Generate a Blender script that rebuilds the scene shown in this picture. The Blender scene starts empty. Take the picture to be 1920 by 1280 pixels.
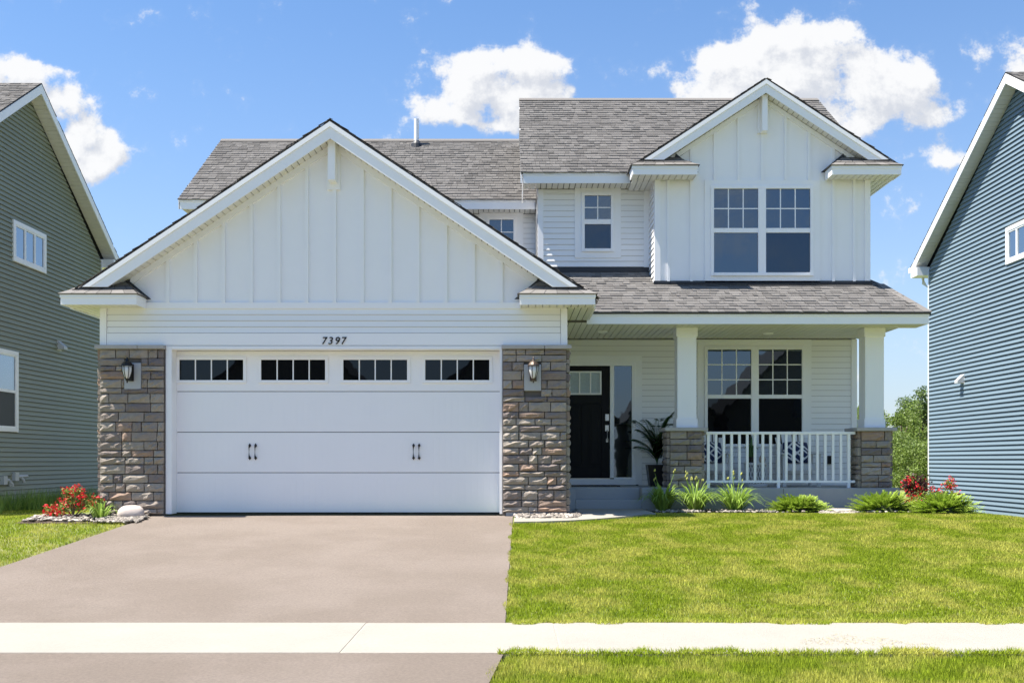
import bpy, math, random
import numpy as np
from mathutils import Vector
R = math.radians
random.seed(7); RNG = np.random.default_rng(7)
S = bpy.context.scene
COL = S.collection

# ------------------------------------------------------------------ camera
CAMZ = 0.794          # eye height above the garage slab (z = 0)
F = 1920.0            # focal length in photo pixels (36 mm lens on 36 mm sensor)
HX, HY = 960.0, 863.0 # vanishing point of the depth lines
def px(x, d): return (x - HX) * d / F
def pz(y, d): return CAMZ + (HY - y) * d / F
cam = bpy.data.objects.new('camera', bpy.data.cameras.new('camera'))
COL.objects.link(cam); S.camera = cam
cam.location = (0, 0, CAMZ); cam.rotation_euler = (R(90), 0, 0)
cam.data.lens = 36; cam.data.sensor_width = 36
cam.data.shift_y = (HY - 640) / 1920
cam.data.clip_start = 0.1; cam.data.clip_end = 3000
S.view_settings.view_transform = 'Standard'; S.view_settings.look = 'None'
S.view_settings.gamma = 1; S.view_settings.exposure = 1.3
S.view_settings.use_curve_mapping = False
S.render.engine = 'CYCLES'

# ------------------------------------------------------------------ world: sky with cumulus
SUNV = Vector((-1.45, -0.26, 3.2)).normalized()       # towards the sun
sun_el = math.asin(SUNV.z); sun_az = math.atan2(SUNV.x, SUNV.y)
W = bpy.data.worlds.new('World'); S.world = W; W.use_nodes = True
NT = W.node_tree; NT.nodes.clear()
class G:
    """small helper to write node graphs"""
    def __init__(s, nt): s.nt = nt
    def n(s, t, **kw):
        o = s.nt.nodes.new(t)
        for k, v in kw.items(): setattr(o, k, v)
        return o
    def link(s, a, b): s.nt.links.new(a, b)
    def setin(s, sock, v):
        if isinstance(v, bpy.types.NodeSocket): s.link(v, sock)
        else: sock.default_value = v
    def m(s, op, a, b=0.0, c=None, clamp=False):
        o = s.n('ShaderNodeMath', operation=op, use_clamp=clamp)
        s.setin(o.inputs[0], a); s.setin(o.inputs[1], b)
        if c is not None: s.setin(o.inputs[2], c)
        return o.outputs[0]
    def mix(s, f, a, b):
        o = s.n('ShaderNodeMix', data_type='RGBA')
        s.setin(o.inputs[0], f); s.setin(o.inputs[6], a); s.setin(o.inputs[7], b)
        return o.outputs[2]
    def noise(s, vec, scale, detail=4, rough=.5):
        o = s.n('ShaderNodeTexNoise'); o.inputs['Scale'].default_value = scale
        o.inputs['Detail'].default_value = detail; o.inputs['Roughness'].default_value = rough
        if vec is not None: s.link(vec, o.inputs['Vector'])
        return o.outputs['Fac']
    def smooth(s, x, a, b):
        o = s.n('ShaderNodeMapRange', interpolation_type='SMOOTHSTEP')
        s.setin(o.inputs[0], x); o.inputs[1].default_value = a; o.inputs[2].default_value = b
        return o.outputs[0]
g = G(NT)
sky = g.n('ShaderNodeTexSky', sky_type='NISHITA'); sky.sun_disc = False
sky.sun_elevation = sun_el; sky.sun_rotation = sun_az
sky.altitude = 300; sky.air_density = 1.0; sky.dust_density = 0.2; sky.ozone_density = 3.0
tc = g.n('ShaderNodeTexCoord'); sep = g.n('ShaderNodeSeparateXYZ'); g.link(tc.outputs['Generated'], sep.inputs[0])
dx, dy, dz = sep.outputs
ysafe = g.m('MAXIMUM', dy, 0.05)
u = g.m('DIVIDE', dx, ysafe); v = g.m('DIVIDE', dz, ysafe)
comb = g.n('ShaderNodeCombineXYZ'); g.link(u, comb.inputs[0]); g.link(v, comb.inputs[1])
def cloud_field(du, dv):
    """cumulus field in front: puffs at sky directions + fractal noise, sampled with an offset"""
    uu = g.m('ADD', u, du); vv = g.m('ADD', v, dv)
    c2 = g.n('ShaderNodeCombineXYZ'); g.link(uu, c2.inputs[0]); g.link(vv, c2.inputs[1]); c2.inputs[2].default_value = 3.7
    blobs = [(905,135,60,38),(950,170,110,60),(1010,150,62,48),(880,205,70,25),(955,222,60,22),(1035,150,38,30),
             (1345,135,48,34),(1400,120,52,48),(1475,100,60,48),(1540,95,62,55),(1500,165,150,70),(1590,150,60,60),(1612,222,55,28),
             (1390,180,70,30),(1710,148,42,30),(1672,168,38,22),(1748,222,50,24),(1775,298,44,22),
             (30,135,75,24),(85,148,62,22),(120,195,40,28),(30,175,60,30),(175,255,48,30),(205,290,45,22),(165,320,40,22),(150,280,40,30),
             (-120,190,160,50),(2050,120,150,60)]
    tot = None
    for (x, y, rx, ry) in blobs:
        a = g.m('MULTIPLY', g.m('SUBTRACT', uu, (x - HX) / F), F / rx)
        b = g.m('MULTIPLY', g.m('SUBTRACT', vv, (HY - y) / F), F / ry)
        r2 = g.m('ADD', g.m('MULTIPLY', a, a), g.m('MULTIPLY', b, b))
        e = g.m('POWER', 2.718, g.m('MULTIPLY', r2, -0.8))
        tot = e if tot is None else g.m('ADD', tot, e)
    tot = g.m('MINIMUM', g.m('MULTIPLY', tot, 1.2), 1.2)
    n1 = g.noise(c2.outputs[0], 26, 10, .62)
    n2 = g.noise(c2.outputs[0], 7, 3, .5)
    n = g.m('ADD', g.m('MULTIPLY', g.m('SUBTRACT', n1, .5), 3.6), g.m('MULTIPLY', g.m('SUBTRACT', n2, .5), 1.0))
    return g.m('ADD', tot, n)
f0 = cloud_field(0, 0); f1 = cloud_field(-0.012, 0.02)
front = g.smooth(dy, .3, .6)
dens = g.m('MULTIPLY', g.m('ADD', g.m('MULTIPLY', g.smooth(f0, .42, 1.0), .85), g.m('MULTIPLY', g.smooth(f0, .15, 1.2), .15)), front)
# the rest of the sky carries the same kind of scattered cumulus
nb = g.noise(tc.outputs['Generated'], 3.2, 9, .6)
rest = g.m('MULTIPLY', g.smooth(nb, .57, .71), g.m('SUBTRACT', 1.0, g.smooth(dy, .5, .75)))
rest = g.m('MULTIPLY', rest, g.smooth(dz, .03, .2))
dens = g.m('MAXIMUM', dens, rest)
shade = g.smooth(g.m('SUBTRACT', f1, f0), -.5, .6)      # underside a little greyer
ccol = g.mix(shade, (4.5, 4.5, 4.5, 1), (3.2, 3.32, 3.6, 1))
bgc = g.n('ShaderNodeBackground'); bgc.inputs[1].default_value = 0.09
tint = g.n('ShaderNodeMix', data_type='RGBA', blend_type='MULTIPLY'); tint.inputs[0].default_value = 1
g.link(sky.outputs[0], tint.inputs[6]); tint.inputs[7].default_value = (.60, .81, .96, 1)
hz = g.m('MULTIPLY', g.m('POWER', g.m('SUBTRACT', 1.0, g.m('MAXIMUM', dz, 0.0)), 4.8), .97)   # pale summer haze low down
skycol = g.mix(hz, tint.outputs[2], (3.0, 3.15, 3.4, 1))
g.link(g.mix(g.m('MULTIPLY', dens, .96), skycol, ccol), bgc.inputs[0])
out = g.n('ShaderNodeOutputWorld'); g.link(bgc.outputs[0], out.inputs[0])

# ------------------------------------------------------------------ sun
sl = bpy.data.lights.new('sun', 'SUN'); sl.energy = 4.8; sl.angle = R(0.53); sl.color = (1, .94, .85)
so = bpy.data.objects.new('sun', sl); COL.objects.link(so)
so.rotation_euler = SUNV.to_track_quat('Z', 'Y').to_euler(); so.location = (-20, -6, 40)

# ------------------------------------------------------------------ materials
MATS = {}
def pmat(name, col, rough=.6, var=.08, vscale=3., bump=0., bscale=120., island=0., metallic=0., spec=.5,
         ramp=None, transl=None, stretch=None, col2=None, per_obj=False, speck=0., sscale=45.):
    """procedural Principled: noise colour variation, optional per-piece variation and fine bump"""
    m = bpy.data.materials.new(name); m.use_nodes = True; nt = m.node_tree; k = G(nt)
    p = nt.nodes['Principled BSDF']; geo = k.n('ShaderNodeNewGeometry')
    pos = geo.outputs['Position']
    if stretch:
        mp = k.n('ShaderNodeMapping'); mp.inputs['Scale'].default_value = stretch; k.link(pos, mp.inputs['Vector']); pos = mp.outputs[0]
    nz = k.noise(pos, vscale, 6, .6)
    rnd = k.n('ShaderNodeObjectInfo').outputs['Random'] if per_obj else geo.outputs['Random Per Island']
    base = (*col, 1)
    if ramp:
        r = k.n('ShaderNodeValToRGB'); r.color_ramp.interpolation = 'LINEAR'
        while len(r.color_ramp.elements) < len(ramp): r.color_ramp.elements.new(.5)
        for e, (t, c) in zip(r.color_ramp.elements, ramp): e.position = t; e.color = (*c, 1)
        k.link(rnd, r.inputs[0]); base = r.outputs[0]
    if col2:
        base = k.mix(k.smooth(nz, .4, .62), base, (*col2, 1))
    f = k.m('ADD', 1 - var, k.m('MULTIPLY', nz, 2 * var))
    if island: f = k.m('MULTIPLY', f, k.m('ADD', 1 - island, k.m('MULTIPLY', rnd, 2 * island)))
    if speck: f = k.m('MULTIPLY', f, k.m('ADD', 1 - speck, k.m('MULTIPLY', k.noise(geo.outputs['Position'], sscale, 3, .7), 2 * speck)))
    vm = k.n('ShaderNodeVectorMath', operation='SCALE'); k.setin(vm.inputs[0], base if not isinstance(base, tuple) else base[:3]); k.link(f, vm.inputs['Scale'])
    k.link(vm.outputs[0], p.inputs['Base Color'])
    p.inputs['Roughness'].default_value = rough; p.inputs['Metallic'].default_value = metallic
    p.inputs['Specular IOR Level'].default_value = spec
    if bump:
        b = k.n('ShaderNodeBump'); b.inputs['Strength'].default_value = bump; b.inputs['Distance'].default_value = .02
        k.link(k.noise(pos, bscale, 5, .65), b.inputs['Height']); k.link(b.outputs[0], p.inputs['Normal'])
    if transl:
        t = k.n('ShaderNodeBsdfTranslucent'); k.link(vm.outputs[0], t.inputs[0])
        mx = k.n('ShaderNodeMixShader'); mx.inputs[0].default_value = transl
        k.link(p.outputs[0], mx.inputs[1]); k.link(t.outputs[0], mx.inputs[2])
        k.link(mx.outputs[0], nt.nodes['Material Output'].inputs[0])
    MATS[name] = m; return m
def glass(name, tint, refl, dark=(.012, .014, .016)):
    """window glass: dim room behind, mirror-like coated surface with slight waviness"""
    m = bpy.data.materials.new(name); m.use_nodes = True; nt = m.node_tree; k = G(nt)
    p = nt.nodes['Principled BSDF']; p.inputs['Base Color'].default_value = (*dark, 1); p.inputs['Roughness'].default_value = .4; p.inputs['Specular IOR Level'].default_value = 0
    gl = k.n('ShaderNodeBsdfGlossy'); gl.inputs[0].default_value = (*tint, 1); gl.inputs['Roughness'].default_value = .015
    geo = k.n('ShaderNodeNewGeometry'); b = k.n('ShaderNodeBump'); b.inputs['Strength'].default_value = .012; b.inputs['Distance'].default_value = .1
    k.link(k.noise(geo.outputs['Position'], 2.2, 2, .5), b.inputs['Height']); k.link(b.outputs[0], gl.inputs['Normal'])
    lw = k.n('ShaderNodeFresnel'); lw.inputs[0].default_value = 1.5
    mx = k.n('ShaderNodeMixShader'); k.link(k.m('ADD', lw.outputs[0], refl, clamp=True), mx.inputs[0])
    k.link(p.outputs[0], mx.inputs[1]); k.link(gl.outputs[0], mx.inputs[2]); k.link(mx.outputs[0], nt.nodes['Material Output'].inputs[0])
    MATS[name] = m; return m
WHITE = pmat('white_trim', (.90, .90, .90), .45, .02, 2, .02, 60)
WHITEP = pmat('white_panel', (.89, .893, .89), .55, .025, 3, .05, 90)
SIDING = pmat('white_vinyl_siding', (.87, .87, .855), .5, .025, 1.5, .03, 80, island=.02, per_obj=True)
SHADE_SHEATH = pmat('shade_dark_sheathing', (.16, .155, .15), .9, .1, 3)  # wall backing, coloured dark to paint the shade in gaps between boards
SOFFIT = pmat('soffit_vinyl', (.75, .735, .68), .5, .02, 2, island=.02, per_obj=True)
GREEN = pmat('green_vinyl_siding', (.26, .28, .205), .5, .07, .7, .03, 60, island=.04, per_obj=True)
BLUE = pmat('blue_vinyl_siding', (.165, .23, .28), .5, .07, .7, .03, 60, island=.04, per_obj=True)
SHR = [(0, (.128, .121, .115)), (.3, (.160, .151, .143)), (.65, (.182, .172, .163)), (1, (.208, .197, .186))]
SHINGLE = pmat('asphalt_shingle', (.2, .19, .18), .92, .14, 1.2, .4, 260, spec=.2, ramp=SHR)
SHINGLE1 = pmat('asphalt_shingle_tab', (.2, .19, .18), .92, .14, 6, .4, 260, spec=.2, ramp=SHR, per_obj=True)
DECK = pmat('roof_underlay', (.06, .058, .057), .9, .1, 2)
FLASH = pmat('dark_flashing', (.02, .022, .028), .5, .1, 4)
STONE = pmat('ledge_stone', (.3, .27, .24), .9, .25, 14, .6, 55, spec=.25,
             ramp=[(0, (.19, .16, .155)), (.12, (.235, .195, .175)), (.3, (.285, .24, .205)), (.6, (.33, .285, .24)), (.87, (.39, .34, .29)), (.9, (.32, .235, .185)), (1, (.37, .255, .19))], per_obj=True)
STONECAP = pmat('stone_cap', (.42, .40, .38), .85, .15, 6, .3, 90)
MORTAR = pmat('mortar', (.13, .115, .10), .95, .15, 10)
CONC = pmat('porch_concrete', (.36, .37, .375), .85, .12, 2.5, .15, 90)
SIDEW = pmat('sidewalk_concrete', (.315, .295, .255), .9, .12, 1.6, .5, 120, speck=.14, sscale=30)
ASPH = pmat('driveway_asphalt', (.226, .187, .156), .92, .10, .8, .8, 220, spec=.2, col2=(.243, .203, .172), speck=.32, sscale=42)
STREET = pmat('street_asphalt', (.11, .105, .10), .92, .1, .8, .4, 250, spec=.2)
SOIL = pmat('lawn_soil', (.13, .165, .04), .95, .3, 1.3, .3, 60, col2=(.17, .175, .06))
GRASS = pmat('grass_blade', (.335, .42, .032), .55, .3, 1.9, island=.5, spec=.2, transl=.5, col2=(.49, .485, .105))
DRY = pmat('dry_grass', (.42, .36, .18), .8, .2, 3, island=.25, transl=.2)
LILY = pmat('daylily_leaf', (.27, .40, .07), .45, .15, 5, island=.25, transl=.35)
BUD = pmat('daylily_bud', (.42, .42, .09), .5, .1, 5)
JUN = pmat('juniper_needle', (.33, .45, .06), .6, .2, 6, island=.35, transl=.3)
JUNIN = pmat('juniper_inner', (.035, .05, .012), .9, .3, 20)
SHLEAF = pmat('shrub_leaf', (.22, .28, .06), .5, .2, 8, island=.4, transl=.3)
DARKLEAF = pmat('dark_red_leaf', (.06, .018, .022), .5, .2, 8, island=.4, transl=.2)
RED = pmat('red_flower', (.72, .02, .04), .55, .15, 20, island=.35, transl=.25)
PALM = pmat('palm_leaf', (.06, .14, .04), .4, .2, 6, island=.3, transl=.15)
TREE1 = pmat('tree_leaf', (.17, .24, .045), .55, .25, .8, island=.3, transl=.35)
TREE2 = pmat('tree_leaf_dark', (.12, .18, .05), .55, .25, .8, island=.4, transl=.3)
BARK = pmat('bark', (.12, .09, .06), .9, .2, 8, .5, 40)
PEBBLE = pmat('river_pebble', (.5, .45, .4), .8, .1, 20, .2, 90, ramp=[(0, (.08, .075, .07)), (.4, (.20, .175, .15)), (.75, (.32, .28, .24)), (1, (.46, .42, .37))])
BOULDER = pmat('boulder', (.56, .48, .43), .85, .12, 9, .25, 70)
SLATE = pmat('flagstone', (.55, .49, .42), .85, .12, 7, .3, 60)
BLACK = pmat('black_paint', (.005, .0055, .007), .5, .05, 4, spec=.18)
BLACKM = pmat('black_metal', (.015, .014, .014), .35, .1, 20, metallic=.3)
BRONZE = pmat('bronze_metal', (.10, .075, .06), .4, .15, 20, metallic=.6)
CHROME = pmat('brushed_nickel', (.62, .61, .6), .3, .05, 20, metallic=.9)
PLATE = pmat('lamp_plate', (.42, .43, .44), .7, .06, 8)
LAMPGL = pmat('frosted_lamp_glass', (.72, .72, .70), .35, .05, 8)
GLASSB = glass('window_glass_blue', (.62, .80, 1.0), .13)
GLASSD = glass('window_glass_dark', (.7, .85, 1.0), .10, (.006, .007, .008))
GLASSS = glass('window_glass_screened', (.55, .75, 1.0), .055)
GLASSG = glass('garage_glass', (.6, .7, .8), .0, (.004, .004, .005))
GLASSF = pmat('frosted_door_glass', (.42, .50, .55), .25, .25, 40, .6, 60)
SCREEN = pmat('insect_screen', (.07, .075, .08), .7, .1, 5)
SASHBL = glass('neighbour_glass', (.8, .9, 1.0), .35)
POT = pmat('black_pot', (.012, .012, .016), .35, .1, 5)
NAVY = pmat('navy_cushion', (.012, .024, .085), .85, .1, 30, .2, 200)
CUSHW = pmat('cushion_white', (.72, .72, .72), .85, .03, 30)
CHAIRW = pmat('white_chair_paint', (.72, .72, .71), .5, .03, 5)
TAN = pmat('tan_ceramic', (.42, .33, .25), .5, .1, 15)
MAT_ = pmat('door_mat', (.035, .022, .016), .95, .2, 40, .5, 200)
PVC = pmat('pvc_grey', (.55, .56, .57), .5, .05, 8)
MULCH = pmat('bark_mulch', (.085, .06, .042), .95, .35, 14, .9, 60)
JOINT = pmat('joint_sand', (.33, .30, .25), .95, .2, 9)
ROADP = pmat('kerb_concrete', (.5, .48, .45), .9, .1, 2, .2, 90)
FARW = pmat('far_house_siding', (.16, .15, .145), .6, .05, 1)
FARR = pmat('far_house_roof', (.05, .047, .045), .9, .1, 1)

# ------------------------------------------------------------------ object helpers
WL = {}
def link(o, parent=None, loc=(0, 0, 0)):
    COL.objects.link(o)
    if parent is not None:
        o.parent = parent; base = WL[parent]
        o.location = Vector(loc) - base if parent.type == 'EMPTY' or True else loc
    else: o.location = loc
    WL[o] = Vector(loc) if parent is None else Vector(loc)
    return o
def thing(name, label, cat, loc=(0, 0, 0), group=None):
    o = bpy.data.objects.new(name, None); link(o, None, loc); o.empty_display_size = .2
    tag(o, label, cat, group); return o
def tag(o, label=None, cat=None, group=None, kind=None):
    if label: o['label'] = label
    if cat: o['category'] = cat
    if group: o['group'] = group
    if kind: o['kind'] = kind
    return o
class MB:
    """mesh builder in world coordinates"""
    def __init__(s): s.v = []; s.f = []
    def quad(s, a, b, c, d):
        i = len(s.v); s.v += [tuple(a), tuple(b), tuple(c), tuple(d)]; s.f.append((i, i+1, i+2, i+3)); return s
    def tri(s, a, b, c):
        i = len(s.v); s.v += [tuple(a), tuple(b), tuple(c)]; s.f.append((i, i+1, i+2)); return s
    def box(s, x0, x1, y0, y1, z0, z1):
        i = len(s.v)
        s.v += [(x0,y0,z0),(x1,y0,z0),(x1,y1,z0),(x0,y1,z0),(x0,y0,z1),(x1,y0,z1),(x1,y1,z1),(x0,y1,z1)]
        s.f += [tuple(i+k for k in q) for q in ((0,3,2,1),(4,5,6,7),(0,1,5,4),(1,2,6,5),(2,3,7,6),(3,0,4,7))]; return s
    def prism(s, pts, off):
        """pts: planar polygon, extruded by vector off"""
        i = len(s.v); n = len(pts); off = Vector(off)
        s.v += [tuple(p) for p in pts] + [tuple(Vector(p) + off) for p in pts]
        s.f += [tuple(i+k for k in range(n)), tuple(i+n+k for k in reversed(range(n)))]
        s.f += [(i+(k+1) % n, i+k, i+n+k, i+n+(k+1) % n) for k in range(n)]; return s
    def tube(s, path, rad, n=8, caps=True):
        path = [Vector(p) for p in path]; rads = rad if isinstance(rad, (list, tuple)) else [rad]*len(path)
        i0 = len(s.v)
        for k, p in enumerate(path):
            t = (path[min(k+1, len(path)-1)] - path[max(k-1, 0)]).normalized()
            a = t.orthogonal().normalized() if abs(t.z) < .99 else Vector((1, 0, 0)); 
            if abs(t.z) < .99: a = t.cross(Vector((0, 0, 1))).normalized()
            b = t.cross(a)
            for j in range(n):
                q = p + (a*math.cos(2*math.pi*j/n) + b*math.sin(2*math.pi*j/n))*rads[k]; s.v.append(tuple(q))
        for k in range(len(path)-1):
            for j in range(n):
                a_ = i0+k*n+j; b_ = i0+k*n+(j+1) % n; s.f.append((a_, b_, b_+n, a_+n))
        if caps:
            s.f.append(tuple(i0+j for j in reversed(range(n)))); s.f.append(tuple(i0+(len(path)-1)*n+j for j in range(n)))
        return s
    def lathe(s, c, prof, n=12):
        """prof: (radius, z) list round the vertical axis at c"""
        i0 = len(s.v)
        for r, z in prof:
            for j in range(n):
                a = 2*math.pi*(j+.5)/n; s.v.append((c[0]+r*math.cos(a), c[1]+r*math.sin(a), c[2]+z))
        for k in range(len(prof)-1):
            for j in range(n):
                a_ = i0+k*n+j; b_ = i0+k*n+(j+1) % n; s.f.append((a_, b_, b_+n, a_+n))
        s.f.append(tuple(i0+j for j in reversed(range(n)))); s.f.append(tuple(i0+(len(prof)-1)*n+j for j in range(n)))
        return s
    def build(s, name, mat, parent=None, loc=None, smooth=False, bevel=0):
        if loc is None: loc = WL[parent] if parent is not None else Vector((0, 0, 0))
        L = Vector(loc)
        me = bpy.data.meshes.new(name); me.from_pydata([tuple(Vector(p)-L) for p in s.v], [], s.f); me.materials.append(mat); me.update()
        if smooth: me.polygons.foreach_set('use_smooth', [True]*len(me.polygons))
        o = bpy.data.objects.new(name, me); link(o, parent, L)
        if bevel:
            b = o.modifiers.new('bevel', 'BEVEL'); b.width = bevel; b.segments = 2; b.limit_method = 'ANGLE'
        return o
def npmesh(name, V, Fa, mat, parent=None, loc=(0, 0, 0), smooth=False):
    """numpy mesh: V (n,3) world, Fa (m,k)"""
    if parent is not None: loc = WL[parent]
    V = np.asarray(V, dtype=np.float32) - np.array(loc, dtype=np.float32); Fa = np.asarray(Fa, dtype=np.int32)
    me = bpy.data.meshes.new(name); me.vertices.add(len(V)); me.vertices.foreach_set('co', V.ravel())
    k = Fa.shape[1]; me.loops.add(Fa.size); me.loops.foreach_set('vertex_index', Fa.ravel())
    me.polygons.add(len(Fa)); me.polygons.foreach_set('loop_start', np.arange(0, Fa.size, k, dtype=np.int32))
    me.polygons.foreach_set('loop_total', np.full(len(Fa), k, dtype=np.int32))
    if smooth: me.polygons.foreach_set('use_smooth', np.ones(len(Fa), dtype=bool))
    me.update(calc_edges=True); me.materials.append(mat)
    o = bpy.data.objects.new(name, me); link(o, parent, loc); return o
def box(name, mat, parent, x0, x1, y0, y1, z0, z1, bevel=0): return MB().box(x0, x1, y0, y1, z0, z1).build(name, mat, parent, bevel=bevel)
def copy_to(o, parent, loc):
    c = o.copy(); COL.objects.link(c); c.parent = parent; c.location = Vector(loc) - WL[parent]; WL[c] = Vector(loc); return c
def clamp01(t): return np.clip(t, 0, 1)
def sstep(t): t = clamp01(t); return t*t*(3-2*t)

# ------------------------------------------------------------------ ground
PD = [-60, -9, -8.9, 3.7, 3.85, 7.45, 8.83, 15.3, 16.0, 30, 60, 110, 900]
PZ = [-.84, -.84, -.84, -.84, -.74, -.635, -.635, -.03, -.05, -.15, -.7, -1.3, -1.3]
def ground_z(X, D):
    X = np.asarray(X, float); D = np.asarray(D, float)
    z = np.interp(D, PD, PZ)
    w = sstep((D-12)/6)
    z = z + w*(-.40*sstep((X-7.0)/2.2) - .16*sstep((-6.9-X)/1.5))*np.interp(D, [0, 30, 60], [1, 1, 0])
    # the lawn swells a little between walk and pavement
    z = z + .035*np.where((X > .1), np.sin(np.pi*clamp01((D-8.9)/6.0)), 0)*sstep((X-.1)/1.2)
    return z
gx = np.unique(np.concatenate([np.linspace(-900, -40, 12), np.linspace(-40, -14, 14), np.arange(-14, 14.01, .4), np.linspace(14, 40, 14), np.linspace(40, 900, 12), [0.1]]))
gd = np.unique(np.concatenate([PD, np.arange(4, 30.1, .4), np.linspace(30, 120, 20)]))
XX, DD = np.meshgrid(gx, gd); ZZ = ground_z(XX, DD)
V = np.stack([XX, DD, ZZ], -1).reshape(-1, 3); nx = len(gx)
ii = (np.arange(len(gd)-1)[:, None]*nx + np.arange(nx-1)[None]).ravel()
ground = npmesh('ground', V, np.stack([ii, ii+1, ii+nx+1, ii+nx], -1), SOIL, smooth=True); tag(ground, kind='structure')

def sheet(name, pts, mat, off, parent=None, thick=.0, kind='structure'):
    """sheet following the ground; pts = (X, d)"""
    m = MB(); top = [(x, d, float(np.interp(d, PD, PZ)) + off) for x, d in pts]
    if thick: m.prism(top, (0, 0, -thick))
    else: m.v = top; m.f = [tuple(range(len(top)))]
    o = m.build(name, mat, parent)
    if parent is None: tag(o, kind=kind)
    return o
# street with kerb
sheet('street', [(-60, -8.8), (60, -8.8), (60, 3.55), (-60, 3.55)], STREET, .02)
k = MB().box(.2, 60, 3.55, 3.72, -.95, -.70).build('kerb', ROADP); tag(k, kind='structure')
k = MB().box(-60, -6.4, 3.55, 3.72, -.95, -.70).build('kerb', ROADP); tag(k, kind='structure')
# driveway: strips between the ground's breaks so that the sheet stays on the slope
def drive_edge(d): return -.045 + .06*(d-8.83)/6.4 if d > 8.83 else -.06-.10*max(0, (7.45-d))
dm = MB()
def strip(m, d0, d1, xl0, xl1, off, n=1):
    a = [(xl0, d0), (drive_edge(d0), d0), (drive_edge(d1), d1), (xl1, d1)]
    m.prism([(x, d, float(np.interp(d, PD, PZ))+off) for x, d in a], (0, 0, -.06))
strip(dm, 8.83, 15.22, -5.9, -5.33, .014)
drv = dm.build('driveway', ASPH); tag(drv, kind='structure')
dm = MB(); strip(dm, 3.85, 7.45, -7.2, -6.1, .03); strip(dm, 3.5, 3.85, -7.3, -7.2, .03)
ap = dm.build('driveway_apron', ASPH); tag(ap, kind='structure')
# sidewalk of separate slabs
sw = thing('sidewalk', None, None); tag(sw, kind='structure'); 
sb = MB().box(-40, 40, 7.46, 8.82, -.75, -.605).build('bedding', JOINT, sw)
for i in range(-9, 13):
    x0 = -1.25 + 1.61*i
    if i == -2: continue
    if i == -1: x0 -= 1.61
    box('slab', SIDEW, sw, x0+.006, x0+(1.604 if i != -1 else 3.214), 7.455, 8.825, -.70, -.600+random.uniform(-.002, .002), bevel=.006)

# ------------------------------------------------------------------ main house
DG, DGF = 15.24, 14.82      # garage wall, garage fascia plane
DE, DBAY, DLB = 18.64, 17.93, 20.5   # entry wall, bay wall, rear left wall
XL, XR = -6.11, .81         # garage wall sides
DPF = 16.56                 # porch fascia plane
XH = 6.26                   # right side of the house
house = thing('house', 'white two-storey house with stone piers, double garage and covered porch', 'house', (0, DG, 0))
ZS = 3.048                  # soffit level at the eaves
def wallpart(name, mat, *b): return box(name, mat, house, *b)

def lap_wall(parent, mat, org, udir, ndir, spans, z0, z1, openings=(), h=.1016, name='siding_board', clip=None, gap=.004, butt=.021):
    """clapboards as separate boards. org+udir*u; ndir = outward. openings (u0,u1,z0,z1) cut the boards. clip(z)->(u0,u1)"""
    org = Vector(org); udir = Vector(udir); ndir = Vector(ndir); Z = Vector((0, 0, 1))
    z = z0
    while z < z1 - .012:
        zt = min(z+h, z1); segs = [spans]
        if clip:
            c = clip(z+.02); segs = [(max(spans[0], c[0]), min(spans[1], c[1]))]
        for (a, b, p, q) in openings:
            if zt > p + .01 and z < q - .01:
                ns = []
                for s in segs:
                    if b <= s[0] or a >= s[1]: ns.append(s)
                    else:
                        if a > s[0]: ns.append((s[0], a))
                        if b < s[1]: ns.append((b, s[1]))
                segs = ns
        for (a, b) in segs:
            if b - a < .03: continue
            if clip:
                c2 = clip(zt); a2, b2 = max(a, c2[0]) if a == max(spans[0], clip(z+.02)[0]) else a, min(b, c2[1]) if b == min(spans[1], clip(z+.02)[1]) else b
                if b2 - a2 < .02: a2 = b2 = (a+b)/2
            else: a2, b2 = a, b
            m = MB()
            P = lambda u, n, zz: org + udir*u + ndir*n + Z*zz
            # wedge board: butt edge proud at the bottom
            p = [P(a, .0, z+gap), P(a, butt, z+gap), P(a2, .004, zt), P(a2, .0, zt)]
            q = [P(b, .0, z+gap), P(b, butt, z+gap), P(b2, .004, zt), P(b2, .0, zt)]
            m.v = [tuple(t) for t in p+q]
            fl = udir.cross(Z).dot(ndir) > 0
            fs = [(0,1,5,4),(1,2,6,5),(2,3,7,6),(0,3,2,1),(4,5,6,7),(3,0,4,7)]
            m.f = fs if not fl else [tuple(reversed(f)) for f in fs]
            m.build(name, mat, parent)
        z += h

def planks(parent, x0, x1, y0, y1, z, w=.102, axis='x', name='soffit_plank', mat=None, gap=.012, th=.012, xclip=None):
    """soffit planks running in depth, laid side by side along x, shared mesh"""
    n = max(1, int(round((x1-x0)/w))); w = (x1-x0)/n; first = None
    for i in range(n):
        a = x0+i*w
        if first is None: first = MB().box(a+gap/2, a+w-gap/2, y0, y1, z, z+th).build(name, mat or SOFFIT, parent, loc=(a, y0, z))
        else: copy_to(first, parent, (a, y0, z))

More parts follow.
